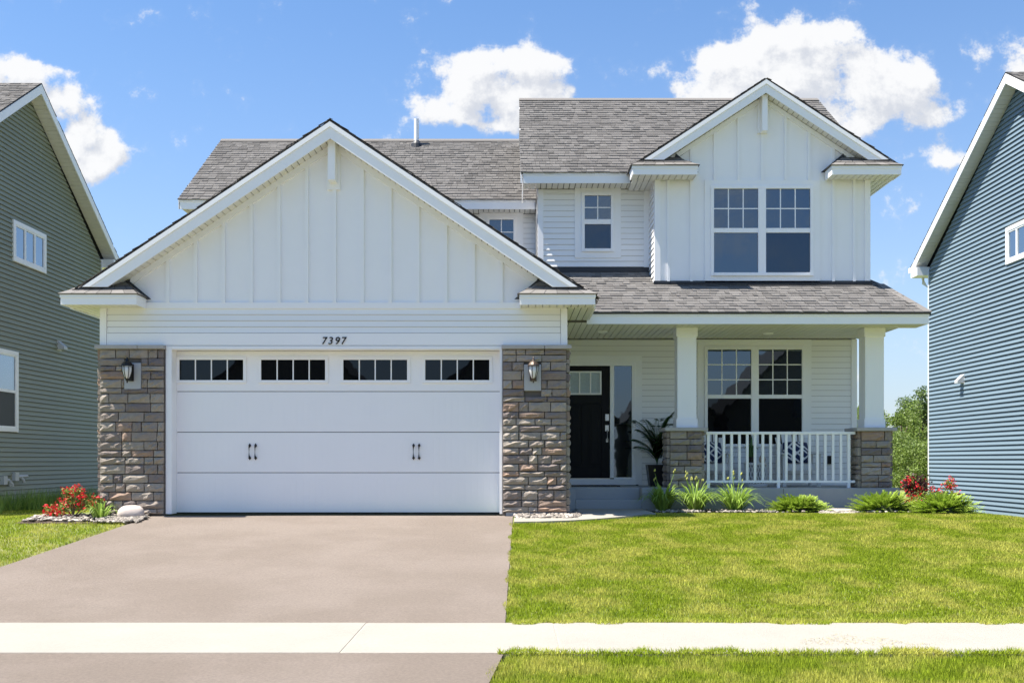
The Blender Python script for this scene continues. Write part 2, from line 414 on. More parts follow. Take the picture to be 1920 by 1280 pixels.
def window(parent, d, xs, ys, cells, trim=None, ny=2, nxm=2, mat_up=None, mat_lo=None, name='window', ratio=None, single=False):
    """double-hung window facing the camera. xs: list of (gx0,gx1) glass px spans; ys: (top0,top1,bot0,bot1) glass px; cells (cols, rows) of upper muntins"""
    gx0 = px(xs[0][0], d); gx1 = px(xs[-1][1], d); zt = pz(ys[0], d); zb = pz(ys[3], d); fw = .055
    wnd = bpy.data.objects.new(name, None); link(wnd, parent, ((gx0+gx1)/2, d, zb)); wnd.empty_display_size = .1
    if trim:   # flat casing
        tx0, tx1, ty0, ty1 = px(trim[0], d), px(trim[1], d), pz(trim[2], d), pz(trim[3], d)
        y0, y1 = d-.030, d+.001
        box('casing', WHITEP, wnd, tx0, gx0-.02, y0, y1, ty1, ty0); box('casing', WHITEP, wnd, gx1+.02, tx1, y0, y1, ty1, ty0)
        box('casing', WHITEP, wnd, gx0-.02, gx1+.02, y0, y1, zt+.02, ty0)
        if zb-.02 > ty1+.01: box('casing', WHITEP, wnd, gx0-.02, gx1+.02, y0, y1, ty1, zb-.02)
    fr = MB(); y0, y1 = d-.055, d+.002
    fr.box(gx0-fw, gx0, y0, y1, zb-fw, zt+fw); fr.box(gx1, gx1+fw, y0, y1, zb-fw, zt+fw)
    fr.box(gx0, gx1, y0, y1, zt, zt+fw); fr.box(gx0, gx1, y0-.012, y1, zb-fw, zb)
    for a, b in zip(xs[:-1], xs[1:]): fr.box(px(a[1], d), px(b[0], d), y0, y1, zb, zt)
    fr.build('frame', WHITE, wnd, bevel=.004)
    zm0, zm1 = pz(ys[2], d), pz(ys[1], d)
    for a in xs:
        a0, a1 = px(a[0], d), px(a[1], d)
        box('meeting_rail', WHITE, wnd, a0, a1, d-.042, d-.008, zm0, zm1)
        box('pane', mat_up or GLASSB, wnd, a0, a1, d-.016, d-.008, zm1, zt)
        box('pane', mat_lo or (GLASSS if a is xs[-1] else GLASSB), wnd, a0, a1, d-.010, d-.004, zb, zm0)
        ml = MB(); mw = .009
        for i in range(1, cells[0]):
            xx = a0+(a1-a0)*i/cells[0]; ml.box(xx-mw, xx+mw, d-.024, d-.016, zm1, zt)
        for j in range(1, cells[1]):
            zz = zm1+(zt-zm1)*j/cells[1]; ml.box(a0, a1, d-.0235, d-.0165, zz-mw, zz+mw)
        ml.build('muntin', WHITE, wnd)
    return wnd

# --- shingle fields: real overlapping tabs joined into one piece of roofing
def shingles(parent, org, udir, vdir, ulim, vlen, expo=.142, ulim2=None, name='shingles', lift=.004):
    """org at eave; u along eave, v up the slope (unit vectors); ulim(v)->(u0,u1)"""
    org = np.array(org); ud = np.array(Vector(udir).normalized()); vd = np.array(Vector(vdir).normalized()); nn = np.cross(ud, vd)
    if nn[2] < 0: nn = -nn
    Vs = []; Fs = []; k = 0; rows = int(math.ceil(vlen/expo))
    for j in range(rows):
        v0 = j*expo - .012; v1 = min((j+1)*expo + .01, vlen); u0, u1 = ulim(max(v0, 0)); uu = u0 - random.random()*.2
        u0b, u1b = ulim(v1)
        while uu < u1:
            w = random.choice((.07, .10, .12, .14, .17, .22)); a, b = max(uu, u0), min(uu+w-.004, u1); uu += w
            if b - a < .015: continue
            a1 = max(a, u0b); b1 = min(b, u1b)
            if b1 < a1: a1 = b1 = min(max((a+b)/2, u0b), u1b)
            t = random.choice((.006, .006, .013, .016)) + lift
            lowv = v0 + (random.uniform(-.006, .006))
            pts = [(a, lowv, -.002), (b, lowv, -.002), (b, lowv, t), (a, lowv, t), (b1, v1, .003+lift*.3), (a1, v1, .003+lift*.3)]
            Vs += [org + ud*p[0] + vd*p[1] + nn*p[2] for p in pts]
            Fs += [(k, k+1, k+2, k+3), (k+3, k+2, k+4, k+5)]; k += 6
    o = npmesh(name, np.array(Vs), np.array(Fs), SHINGLE, parent); tag(o, kind='stuff'); return o
def roof_slab(name, pts, th=.05, mat=None):
    """pts: top polygon; slab hangs below"""
    return MB().prism(pts, (0, 0, -th)).build(name, mat or DECK, house)

PITCH = .667
XC = (XL+XR)/2; ZP = 5.77; DGR = 14.93     # rake plane, set back from the return fascias
def rake_z(X): return ZP - PITCH*abs(X-XC)
EX0, EX1 = XL-.44, XR+.42     # eave edges of the garage roof

# garage body
gw = wallpart('garage_wall', WHITEP, XL, XR, DG, DG+.15, 0, 0.05)
# front wall pieces round the door opening
DX0, DX1, DZ = px(323, DG), px(937, DG), 2.445
gm = MB(); gm.box(XL, DX0-.02, DG, DG+.2, 0, 3.14); gm.box(DX1+.02, XR, DG, DG+.2, 0, 3.14); gm.box(DX0-.02, DX1+.02, DG, DG+.2, DZ+.02, 3.14)
gm.prism([(XL, DG, 3.14), (XR, DG, 3.14), (XC, DG, rake_z(XC)-.28)], (0, .2, 0))
gm.box(XL, XL+.2, DG+.2, DLB, 0, 3.14); gm.box(XR-.2, XR, DG+.2, DE, 0, 3.14)
bpy.data.objects.remove(gw); gwall = gm.build('garage_wall', WHITEP, house)
# side wall clapboards (right side, seen from beside)
lap_wall(gwall, SIDING, (XR, DG+.21, 0), (0, 1, 0), (1, 0, 0), (0, DE-DG-.22), .36, 3.03)
lap_wall(gwall, SIDING, (XL, DLB, 0), (0, -1, 0), (-1, 0, 0), (0, DLB-DG-.21), .1, 3.03)
# gable: battens
zb = 3.14
for i in range(-6, 7):
    X = XC + .012 + .4127*i; top = rake_z(X) - .30
    if top - zb > .08: box('batten', WHITEP, gwall, X-.026, X+.026, DG-.034, DG, zb, top)
# rake frieze boards on the gable wall
for s in (-1, 1):
    m = MB(); Xe = XC + s*3.02
    a = [(XC, DG-.038, rake_z(XC)-.26), (Xe, DG-.038, rake_z(Xe)-.26), (Xe, DG-.038, rake_z(Xe)-.36), (XC, DG-.038, rake_z(XC)-.36)]
    m.prism(a, (0, .039, 0)); m.build('frieze_board', WHITEP, gwall)
box('band_board', WHITE, gwall, XL, XR, DG-.03, DG, 3.05, 3.14)
box('shade_strip', SHADE_SHEATH, gwall, XL+.05, XR-.05, DG-.003, DG+.001, 2.68, 3.055)  # dark strip behind the laps, painting in their shadow lines
lap_wall(gwall, SIDING, (0, DG-.003, 0), (1, 0, 0), (0, -1, 0), (XL+.09, XR-.09), 2.685, 3.05, h=.0915)
box('header_board', WHITE, gwall, XL+.09, XR-.09, DG-.028, DG, 2.505, 2.683)
for a in (XL-.012, XR-.085): box('corner_board', WHITE, gwall, a, a+.097, DG-.034, DG+.10, 2.50, 3.05)
# king-post bracket in the gable peak
def bracket(xc, d, ztop, zbot, zplate, hw, hp, out):
    b = box('gable_bracket', WHITE, house, xc-hw, xc+hw, d-out, d-.01, zbot, ztop, bevel=.006)
    box('backing_plate', WHITEP, b, xc-hp, xc+hp, d-.044, d, zplate, ztop-.05)
bracket(XC, DG, rake_z(XC)-.27, pz(338, DG-.2), pz(357, DG), .055, .095, .22)
# house number
def digit(ch, x, z, h, d):
    cu = bpy.data.curves.new('digit', 'FONT'); cu.body = ch; cu.size = h*1.42; cu.extrude = .006; cu.shear = .18; cu.align_x = 'CENTER'; cu.offset = .0004
    t = bpy.data.objects.new('tmp', cu); COL.objects.link(t)
    bpy.context.view_layer.update()
    me = bpy.data.meshes.new_from_object(t.evaluated_get(bpy.context.evaluated_depsgraph_get())); bpy.data.objects.remove(t)
    me.materials.clear(); me.materials.append(BLACK); me.name = 'house_number'
    o = bpy.data.objects.new('house_number', me); link(o, house, (x, d, z)); o.rotation_euler = (R(90), 0, 0); return o
for ch, xx in zip('7397', (608, 620, 632.5, 644)): digit(ch, px(xx, DG), pz(645.5, DG), .108, DG-.036)

# garage door
gd_ = bpy.data.objects.new('garage_door', None); link(gd_, house, (XC, DG+.19, 0)); gd_.empty_display_size = .2
YD = DG+.20; sh = DZ/4
for s in range(4):
    z0 = s*sh; z1 = z0+sh
    sec = box('door_section', WHITE, gd_, DX0, DX1, YD, YD+.045, z0+.005, z1-.005, bevel=.003)
cw = (DX1-DX0)/4
for s in range(3):
    for c in range(4):
        for hcol in range(2):   # stamped carriage-house fields: frame with beads
            x0 = DX0+cw*c+.13+hcol*(cw-.26)/2; x1 = x0+(cw-.26)/2-.02+hcol*.0
            z0 = s*sh+.085; z1 = (s+1)*sh-.085; m = MB()
            n = 5; w = (x1-x0)/n
            for b in range(n): m.box(x0+b*w+.003, x0+(b+1)*w-.003, YD-.0014, YD+.001, z0, z1)
            m.build('stamped_panel', WHITE, gd_, bevel=.002)
for c, (a, b) in enumerate(((337, 456.5), (490, 610), (644, 763.5), (797.5, 917.5))):
    a, b = px(a, YD), px(b, YD); z0, z1 = pz(712.5, YD), pz(674.5, YD); m = MB(); fw = .045
    m.box(a-fw, b+fw, YD-.022, YD, z1, z1+fw); m.box(a-fw, b+fw, YD-.022, YD, z0-fw, z0); m.box(a-fw, a, YD-.022, YD, z0, z1); m.box(b, b+fw, YD-.022, YD, z0, z1)
    for i in (1, 2, 3): xx = a+(b-a)*i/4; m.box(xx-.009, xx+.009, YD-.016, YD, z0, z1)
    m.build('window_frame', WHITE, gd_, bevel=.003)
    for i in range(4): box('pane', GLASSG, gd_, a+(b-a)*i/4, a+(b-a)*(i+1)/4, YD-.006, YD-.001, z0, z1)
def handle(x):
    m = MB(); xx = px(x, YD); zc0, zc1 = pz(860, YD), pz(833, YD)
    m.tube([(xx, YD-.012, zc0), (xx, YD-.05, zc0+.035), (xx, YD-.05, zc1-.035), (xx, YD-.012, zc1)], .0095, 8)
    for zz, s in ((zc0+.015, 1), (zc1-.015, -1)):
        m.prism([(xx-.022, YD-.013, zz), (xx, YD-.013, zz-.03), (xx+.022, YD-.013, zz), (xx+.008, YD-.013, zz+.02), (xx, YD-.013, zz+.035), (xx-.008, YD-.013, zz+.02)], (0, .012, 0))
    m.build('door_handle', BLACKM, gd_)
for x in (468.5, 479.5, 775.5, 786): handle(x)
jm = MB(); jm.box(DX0-.085, DX0, DG-.03, YD+.05, 0, DZ+.05); jm.box(DX1, DX1+.04, DG-.03, YD+.05, 0, DZ+.05); jm.box(DX0, DX1, DG-.03, YD+.05, DZ, DZ+.05)
jm.build('door_casing', WHITE, gd_, bevel=.004)
box('light_stop', SHADE_SHEATH, gd_, DX0-.02, DX1+.02, YD+.0455, YD+.06, 0, DZ+.03)  # unseen dark panel, added to keep light out of the door seams
box('weather_seal', BLACK, gd_, DX0, DX1, YD-.004, YD+.03, .002, .016)
box('door_light_trim', WHITEP, gd_, DX1-.012, DX1+.001, YD-.03, YD+.0, 1.42, 1.62)

# stone facing
def stone_mesh(w, h, dep=.06):
    """rock-faced block: front grid pushed out unevenly; origin at lower-left back; x right, y = -out, z up"""
    nu, nz_ = (4 if w > .16 else 3), 3; g_ = .006
    v = []; f = []
    for j in range(nz_+1):
        for i in range(nu+1):
            e = (i in (0, nu)) or (j in (0, nz_))
            o = dep*.74 + random.uniform(-.006, .006) if e else dep + random.uniform(-.014, .015)
            x = g_ + (w-2*g_)*i/nu + (0 if i in (0, nu) else random.uniform(-.2, .2)*w/nu) + (random.uniform(-.003, .003) if e else 0)
            z = g_ + (h-2*g_)*j/nz_ + (0 if j in (0, nz_) else random.uniform(-.2, .2)*h/nz_) + (random.uniform(-.003, .003) if e else 0)
            v.append((x, -o, z))
    for j in range(nz_):
        for i in range(nu):
            a = j*(nu+1)+i; f.append((a, a+1, a+nu+2, a+nu+1))
    ring = [i for i in range(nu+1)] + [j*(nu+1)+nu for j in range(1, nz_+1)] + [nz_*(nu+1)+i for i in range(nu-1, -1, -1)] + [j*(nu+1) for j in range(nz_-1, 0, -1)]
    b0 = len(v); v += [(v[i][0], 0, v[i][2]) for i in ring]; n = len(ring)
    f += [(ring[(k+1) % n], ring[k], b0+k, b0+(k+1) % n) for k in range(n)]
    me = bpy.data.meshes.new('stone'); me.from_pydata(v, [], f); me.materials.append(STONE); me.update(); return me
def stone_face(parent, org, rot, w, z0, z1, holes=()):
    """courses of stones on a face of width w; org lower-left corner, rot about z (0 faces camera)"""
    c, s = math.cos(rot), math.sin(rot); z = z0
    while z < z1 - .02:
        h = random.choice((.08, .10, .11, .12, .13, .145)); 
        if z1 - (z+h) < .06: h = z1 - z
        x = 0.0
        while x < w - .01:
            L = random.choice((.14, .20, .24, .28, .33, .38))*min(1, .6+w); 
            if w - (x+L) < .09: L = w - x
            x0, x1 = x, x+L; x += L
            hit = [q for q in holes if x1 > q[0]+.005 and x0 < q[1]-.005 and z+h > q[2]+.02 and z < q[3]-.02]
            parts = [(x0, x1)]
            for q in hit: parts = [p for a, b in parts for p in ((a, min(b, q[0])), (max(a, q[1]), b)) if p[1]-p[0] > .03]
            for a, b in parts:
                me = stone_mesh(b-a, h); o = bpy.data.objects.new('stone', me)
                link(o, parent, (org[0]+c*a, org[1]+s*a, z)); o.rotation_euler = (0, 0, rot)
        z += h
ZCAP = 2.44
pl = MB().box(XL+.0, px(310, DG), DG-.032, DG+.02, -.1, ZCAP).build('stone_pier', MORTAR, house)
pr = MB().box(px(942.5, DG), XR, DG-.032, DG+.02, -.1, ZCAP).build('stone_pier', MORTAR, house)
LXP = (px(236.6, DG), px(268, DG), pz(730, DG), pz(681, DG)); RXP = (px(982.6, DG), px(1014.3, DG), pz(733, DG), pz(684, DG))
wl = px(310, DG)-XL; wr = XR-px(942.5, DG)
stone_face(pl, (XL, DG-.03, 0), 0, wl, .0, ZCAP, [(LXP[0]-XL, LXP[1]-XL, LXP[2], LXP[3])])
x0r = px(942.5, DG)
stone_face(pr, (x0r, DG-.03, 0), 0, wr, .03, ZCAP, [(RXP[0]-x0r, RXP[1]-x0r, RXP[2], RXP[3])])
stone_face(pr, (XR, DG-.03, 0), R(90), .5, .03, ZCAP); stone_face(pl, (XL, DG+.47, 0), R(-90), .5, .0, ZCAP)
for p, a, b in ((pl, XL-.055, px(312, DG)), (pr, px(940.5, DG), XR+.07)):
    m_ = (a+b)/2+.12
    box('cap_stone', STONECAP, p, a, m_-.003, DG-.13, DG+.5 if p is pl else DG-.0, ZCAP+.002, ZCAP+.06, bevel=.008)
    box('cap_stone', STONECAP, p, m_+.003, b, DG-.13, DG-.0, ZCAP+.002, ZCAP+.06, bevel=.008)
box('lamp_plate', PLATE, pl, LXP[0], LXP[1], DG-.085, DG-.03, LXP[2], LXP[3], bevel=.008)
box('lamp_plate', PLATE, pr, RXP[0], RXP[1], DG-.085, DG-.03, RXP[2], RXP[3], bevel=.008)
box('footing', CONC, pr, x0r+.05, XR, DG-.06, DG+.1, -.2, .028)

# garage roof
def ridge_roof(name, x0, x1, dep0, dep1):
    pass
RB = DLB+.05
roofg = roof_slab('garage_roof', [(EX0, DGR, rake_z(EX0)-.012), (XC, DGR, ZP-.012), (XC, RB, ZP-.012), (EX0, RB, rake_z(EX0)-.012)])
r2 = MB().prism([(XC, DGR, ZP-.012), (EX1, DGR, rake_z(EX1)-.012), (EX1, RB, rake_z(EX1)-.012), (XC, RB, ZP-.012)], (0, 0, -.05)).build('roof_deck', DECK, roofg)
sl_ = math.hypot(1, PITCH); LG = (XC-EX0)*sl_+.03
shingles(roofg, (EX0-.03, RB, rake_z(EX0)-.008-.02), (0, -1, 0), (1/sl_, 0, PITCH/sl_), lambda v: (0, RB-DGR+.03), LG+.02)
shingles(roofg, (EX1+.03, DGR-.03, rake_z(EX1)-.008-.02), (0, 1, 0), (-1/sl_, 0, PITCH/sl_), lambda v: (0, RB-DGR+.03), LG)
# rake boards, soffits
def rake(parent, xc, zp, half, dF, dW, pitch, fh, s, plank_w=.102, cut=None):
    """one side of a gable overhang: fascia board + shingle mould + soffit planks + black roof edge"""
    f = lambda X: zp - pitch*abs(X-xc)
    Xe = xc + s*half; sl = math.hypot(1, pitch)
    m = MB(); zc = cut
    def poly(t0, t1, y, th, nm, mat):
        a = [(xc, y, f(xc)-t0), (Xe, y, f(Xe)-t0), (Xe, y, f(Xe)-t1), (xc, y, f(xc)-t1)]
        if zc is not None:   # level cut at the foot of the rake
            Xa = xc + s*(zp-t0-zc)/pitch; Xb = xc + s*(zp-t1-zc)/pitch
            a = [(xc, y, f(xc)-t0), (Xa, y, zc), (Xb, y, zc), (xc, y, f(xc)-t1)]
        if s < 0: a.reverse()
        return MB().prism(a, (0, th, 0)).build(nm, mat, parent)
    poly(.02, .02+fh, dF, .022, 'rake_board', WHITE)
    poly(.012, .085, dF-.018, .0175, 'shingle_mould', WHITE)
    n = int(half*sl/plank_w); first = None; off = fh - .01
    for i in range(n):
        t0 = i*plank_w/sl; X0 = xc + s*t0; X1 = xc + s*(t0+(plank_w-.012)/sl)
        if zc is not None and f(X1)-off < zc: break
        a = [(X0, dF+.024, f(X0)-off), (X1, dF+.024, f(X1)-off), (X1, dF+.024, f(X1)-off+.012), (X0, dF+.024, f(X0)-off+.012)]
        if s < 0: a.reverse()
        if first is None: first = MB().prism(a, (0, dW-dF-.026, 0)).build('soffit_plank', SOFFIT, parent, loc=(X0, dF, f(X0))); 
        else: copy_to(first, parent, (X0, dF, f(X0)))
for s in (-1, 1): rake(roofg, XC, ZP-.035, 3.86, DGR-.02, DG-.0, PITCH, .235, s, cut=3.32)

# eave returns: boxed corner with a small hipped shingle cap
def eave_return(xo, xi, dF, dW, zs, zt, capz, s, soff_to=None, name='eave_return'):
    """xo outer, xi inner x at the fascia plane; s=+1 if the outer side is on the right"""
    ret = bpy.data.objects.new(name, None); link(ret, house, ((xo+xi)/2, dF, zs)); ret.empty_display_size = .1
    a, b = min(xo, xi), max(xo, xi)
    m = MB(); m.box(a, b, dF, dF+.02, zs, zt-.03); m.box(a, a+.02, dF+.02, dW, zs, zt-.03); m.box(b-.02, b, dF+.02, dW, zs, zt-.03); m.build('fascia', WHITE, ret)
    m = MB(); m.box(a-.008, b+.008, dF-.012, dW, zt-.045, zt); m.build('drip_mould', WHITE, ret)
    planks(ret, a+.021, b-.021, dF+.021, dW, zs+.012, .102)
    # cap roof: front slope + inner hip + outer hip towards the main eave
    ov = .03; A = Vector((a-ov, dF-ov, zt)); B = Vector((b+ov, dF-ov, zt)); run = dW-dF+ov
    hi = .62*run
    if s < 0: T1 = Vector((a+.33, dW, zt+hi+.0)); T2 = Vector((b-run*.75, dW, zt+hi))
    else: T1 = Vector((a+run*.75, dW, zt+hi)); T2 = Vector((b-.33, dW, zt+hi))
    C = Vector((b+ov, dW, zt)); D = Vector((a-ov, dW, zt))
    m = MB(); m.v = [tuple(p) for p in (A, B, C, D, T1, T2)]
    m.f = [(0, 1, 5, 4), (1, 2, 5), (3, 0, 4), (0, 3, 2, 1), (2, 3, 4, 5)]
    m.build('cap_deck', DECK, ret)
    def tabs(P0, P1, Q1, Q0, n, rows=3):
        """separate shingles over the quad P0 P1 (eave) Q1 Q0 (top)"""
        nrm = (P1-P0).cross(Q0-P0).normalized()
        if nrm.z < 0: nrm = -nrm
        for j in range(rows):
            t0, t1 = j/rows, min(1, (j+1.06)/rows)
            e0 = P0.lerp(Q0, t0), P1.lerp(Q1, t0); e1 = P0.lerp(Q0, t1), P1.lerp(Q1, t1)
            L = (e0[1]-e0[0]).length; k_ = max(1, int(round(L/.2))); sh_ = (.5 if j % 2 else 0)
            us = [0]+[(i+sh_+random.uniform(-.1, .1))/k_ for i in range(0 if sh_ else 1, k_)]+[1]
            for u0_, u1_ in zip(us[:-1], us[1:]):
                if u1_-u0_ < .02: continue
                g0 = .004/max(L, .05)
                p = [e0[0].lerp(e0[1], u0_+g0), e0[0].lerp(e0[1], u1_-g0), e1[0].lerp(e1[1], u1_-g0), e1[0].lerp(e1[1], u0_+g0)]
                lo = .012+random.uniform(0, .004); hi_ = .003
                vs = [p[0]+nrm*lo, p[1]+nrm*lo, p[2]+nrm*hi_, p[3]+nrm*hi_, p[0]+nrm*.001, p[1]+nrm*.001]
                mm = MB(); mm.v = [tuple(q) for q in vs]; mm.f = [(0, 1, 2, 3), (4, 5, 1, 0)]; mm.build('shingle', SHINGLE1, ret)
    tabs(A, B, T2, T1, 4); tabs(B, C, T2, T2, 2); tabs(D, A, T1, T1, 2)
    inner = (C, T2) if s < 0 else (D, T1)
    o = .012
    m = MB(); P, Q = inner; sx = 1 if s < 0 else -1
    m.prism([P+Vector((sx*.05, -.004, -.01)), Q+Vector((0, -.004, .06)), Q+Vector((-sx*.02, -.004, .0)), P+Vector((-sx*.03, -.004, -.01))], (0, -.02, 0)); m.build('flashing', FLASH, ret)
    return ret
ZT = 3.195
eave_return(px(113.5, DGF), px(256, DGF), DGF, DG-.035, ZS, ZT, 0, -1)
eave_return(px(1116, DGF), px(975, DGF), DGF, DG-.035, ZS, ZT, 0, 1)
# side eaves of the garage behind the returns
for a, b, y1 in ((EX0, XL-.003, DLB), (XR+.003, EX1, DPF)):
    o = b if a < XL else a
    planks(roofg, a+.02, b-.0, DG-.03, y1, ZS+.012, .102)
    fx = a if a < XL else b-.0
    box('eave_fascia', WHITE, roofg, fx-.012, fx+.012, DG-.03, y1 if a < XL else 16.5, ZS, ZT-.04)

# --- lower front of the house, entry wall and porch
SZ = 3.0                         # porch ceiling
PFZ = pz(914.4, 16.95)           # porch floor level
DSL = 16.95                      # porch slab front
em = MB().box(XR-.2, XH, DE, DE+.2, -.1, SZ+.1).build('entry_wall', SHADE_SHEATH, house)
PW = dict(xs=[(1326, 1407.5), (1421.5, 1502.6)], ys=(655.5, 740, 747, 832))
open_porch = [(px(1044, DE), px(1197, DE), PFZ-.1, pz(680, DE)), (px(1324, DE), px(1504.5, DE), pz(833, DE), pz(654, DE))]
lap_wall(em, SIDING, (0, DE, 0), (1, 0, 0), (0, -1, 0), (XR, XH-.09), PFZ, SZ, open_porch)
box('corner_board', WHITE, em, XH-.09, XH+.012, DE-.03, DE+.09, PFZ-.1, SZ)
window(house, DE, PW['xs'], PW['ys'], (3, 3), (1307, 1520.6, 637, 840), mat_up=GLASSD, mat_lo=GLASSG, name='porch_window')
rw = MB().box(XH-.2, XH, DE+.2, 25.2, -.3, 5.75).build('side_wall', SHADE_SHEATH, house)
lap_wall(rw, SIDING, (XH, DE+.1, 0), (0, 1, 0), (1, 0, 0), (0, 6.5), .0, 5.7)
# door with sidelight
ent = bpy.data.objects.new('entry_door', None); link(ent, house, (px(1096, DE), DE, PFZ)); ent.empty_display_size = .2
zt_, zb_ = pz(686, DE), pz(895.5, DE); dx0, dx1 = px(1050, DE), px(1143.3, DE)
m = MB(); lx0, lx1, lz0, lz1 = px(1066, DE), px(1127.4, DE), pz(740, DE), pz(696, DE); y0, y1 = DE-.035, DE-.0
m.box(dx0, lx0, y0, y1, zb_, zt_); m.box(lx1, dx1, y0, y1, zb_, zt_); m.box(lx0, lx1, y0, y1, lz1, zt_)
pz0, pz1 = zb_+.22, lz0-.16; c0 = (dx0+dx1)/2
m.box(lx0, lx1, y0, y1, pz1, lz0); m.box(lx0, lx1, y0, y1, zb_, pz0); m.box(c0-.06, c0+.06, y0, y1, pz0, pz1)
for a, b in ((lx0, c0-.06), (c0+.06, lx1)):
    m.box(a, b, y0+.016, y1, pz0, pz1); m.box(a+.05, b-.05, y0+.006, y0+.016, pz0+.05, pz1-.05)
m.build('door_leaf', BLACK, ent, bevel=.004)
m = MB(); fw = .03
m.box(lx0, lx1, y0-.012, y0+.01, lz1-fw, lz1); m.box(lx0, lx1, y0-.012, y0+.01, lz0, lz0+fw); m.box(lx0, lx0+fw, y0-.012, y0+.01, lz0+fw, lz1-fw); m.box(lx1-fw, lx1, y0-.012, y0+.01, lz0+fw, lz1-fw)
for i in (1, 2): xx = lx0+(lx1-lx0)*i/3; m.box(xx-.013, xx+.013, y0-.010, y0+.01, lz0+fw, lz1-fw)
m.build('lite_frame', SIDING, ent)
for i in range(3): box('pane', GLASSF, ent, lx0+(lx1-lx0)*i/3, lx0+(lx1-lx0)*(i+1)/3, y0+.012, y0+.02, lz0, lz1)
m = MB(); sx0, sx1 = px(1151, DE), px(1184, DE); y0 = DE-.06
m.box(dx0-.06, dx0, y0, DE, zb_, zt_+.06); m.box(dx1, sx0, y0, DE, zb_, zt_); m.box(sx1, px(1191, DE), y0, DE, zb_-.02, zt_+.06); m.box(dx0, sx1, y0, DE, zt_, zt_+.06)
m.box(sx0, sx1, y0, DE, zb_-.02, zb_+.012); m.build('door_frame', WHITE, ent, bevel=.004)
m = MB(); m.box(px(1191, DE), px(1203.4, DE), DE-.032, DE, PFZ+.02, pz(667, DE)); m.box(dx0-.18, px(1191, DE), DE-.032, DE, zt_+.06, pz(667, DE)); m.box(dx0-.18, dx0-.06, DE-.032, DE, PFZ, zt_+.06)
m.build('door_casing', WHITEP, ent)
box('door_sill', WHITE, ent, dx0-.06, px(1191, DE), DE-.10, DE, PFZ+.012, zb_-.021)
box('threshold', CHROME, ent, dx0, dx1, DE-.075, DE-.036, zb_-.02, zb_-.004)
box('sidelight_pane', GLASSD, ent, sx0, sx1, DE-.03, DE-.02, zb_+.012, zt_)
m = MB(); hx = px(1137.8, DE); m.box(hx-.036, hx+.036, DE-.062, DE-.035, pz(789, DE), pz(776, DE)); m.build('keypad_lock', CHROME, ent, bevel=.006)
m = MB(); m.box(hx-.034, hx+.03, DE-.055, DE-.035, pz(808, DE), pz(797, DE)); m.box(hx-.018, hx+.018, DE-.05, DE-.035, pz(828.5, DE), pz(822, DE))
m.tube([(hx, DE-.05, pz(806, DE)), (hx, DE-.095, pz(809, DE)), (hx, DE-.095, pz(822, DE)), (hx, DE-.05, pz(826, DE))], .010, 8); m.build('handle_set', CHROME, ent)
db = box('doorbell', CHROME, ent, px(1185.5, DE), px(1191.5, DE), DE-.085, DE-.061, pz(801.5, DE), pz(787, DE), bevel=.005)
box('camera_face', BLACK, db, px(1186.2, DE), px(1190.8, DE), DE-.088, DE-.0851, pz(793.5, DE), pz(788, DE))
# outlet box on the wall
box('outlet_box', BLACKM, em, px(1550.5, DE), px(1559, DE), DE-.07, DE-.016, pz(869.5, DE), pz(854, DE), bevel=.006)
# porch slab and steps
sx_0, sx_1 = px(1079, DSL), px(1203.6, DSL)
m = MB(); zw = -.09
m.box(XR+.005, sx_0, DSL, DE-.001, zw-.2, PFZ); m.box(sx_1, 6.42, DSL, DE-.001, zw-.2, PFZ); m.box(sx_0, sx_1, DSL+.30, DE-.001, zw-.2, PFZ)
slab = m.build('porch_slab', CONC, house, bevel=.008)
box('step', CONC, slab, sx_0+.001, sx_1-.001, DSL-.004, DSL+.299, zw-.2, pz(936.5, DSL), bevel=.01)
sjx = px(1460+9, DSL); box('slab_joint', MORTAR, slab, sjx-.004, sjx+.004, DSL-.003, DSL+.01, zw, PFZ-.012)
# porch ceiling
pc = MB().box(XR+.01, 6.45, DPF+.03, DE-.002, SZ+.03, SZ+.06).build('porch_ceiling', SHADE_SHEATH, house)  # dark board over the planks, its colour stands in for shade in the grooves
planks(pc, XR+.006, 6.45, DPF+.022, DE-.016, SZ+.012, .105)
planks(pc, 6.452, 6.72, DPF+.022, DPF+.52, SZ+.012, .09)
for x, y in ((1130, 622.6), (1440.5, 626)):
    d_ = F*(SZ-CAMZ)/(HY-y); m = MB(); m.lathe((px(x, d_), d_, SZ), [(.085, .014), (.085, -.004), (.06, -.006), (.055, .006)], 20); m.build('recessed_light', WHITE, pc)
PE = px(1741, DPF)
fz0, fz1 = SZ, pz(586, DPF)
pf = MB(); pf.box(EX1-.02, PE, DPF, DPF+.02, fz0, fz1-.045); pf.box(PE-.02, PE, DPF+.02, DPF+.52, fz0, fz1-.045); pf.box(6.43, PE-.02, DPF+.50, DPF+.52, fz0, fz1-.045)
pf.box(6.43, 6.45, DPF+.52, DE, fz0, fz1-.045)
pf = pf.build('porch_fascia', WHITE, house)
MB().box(EX1-.02, PE+.008, DPF-.014, DPF+.52, fz1-.055, fz1-.004).build('drip_mould', WHITE, pf)
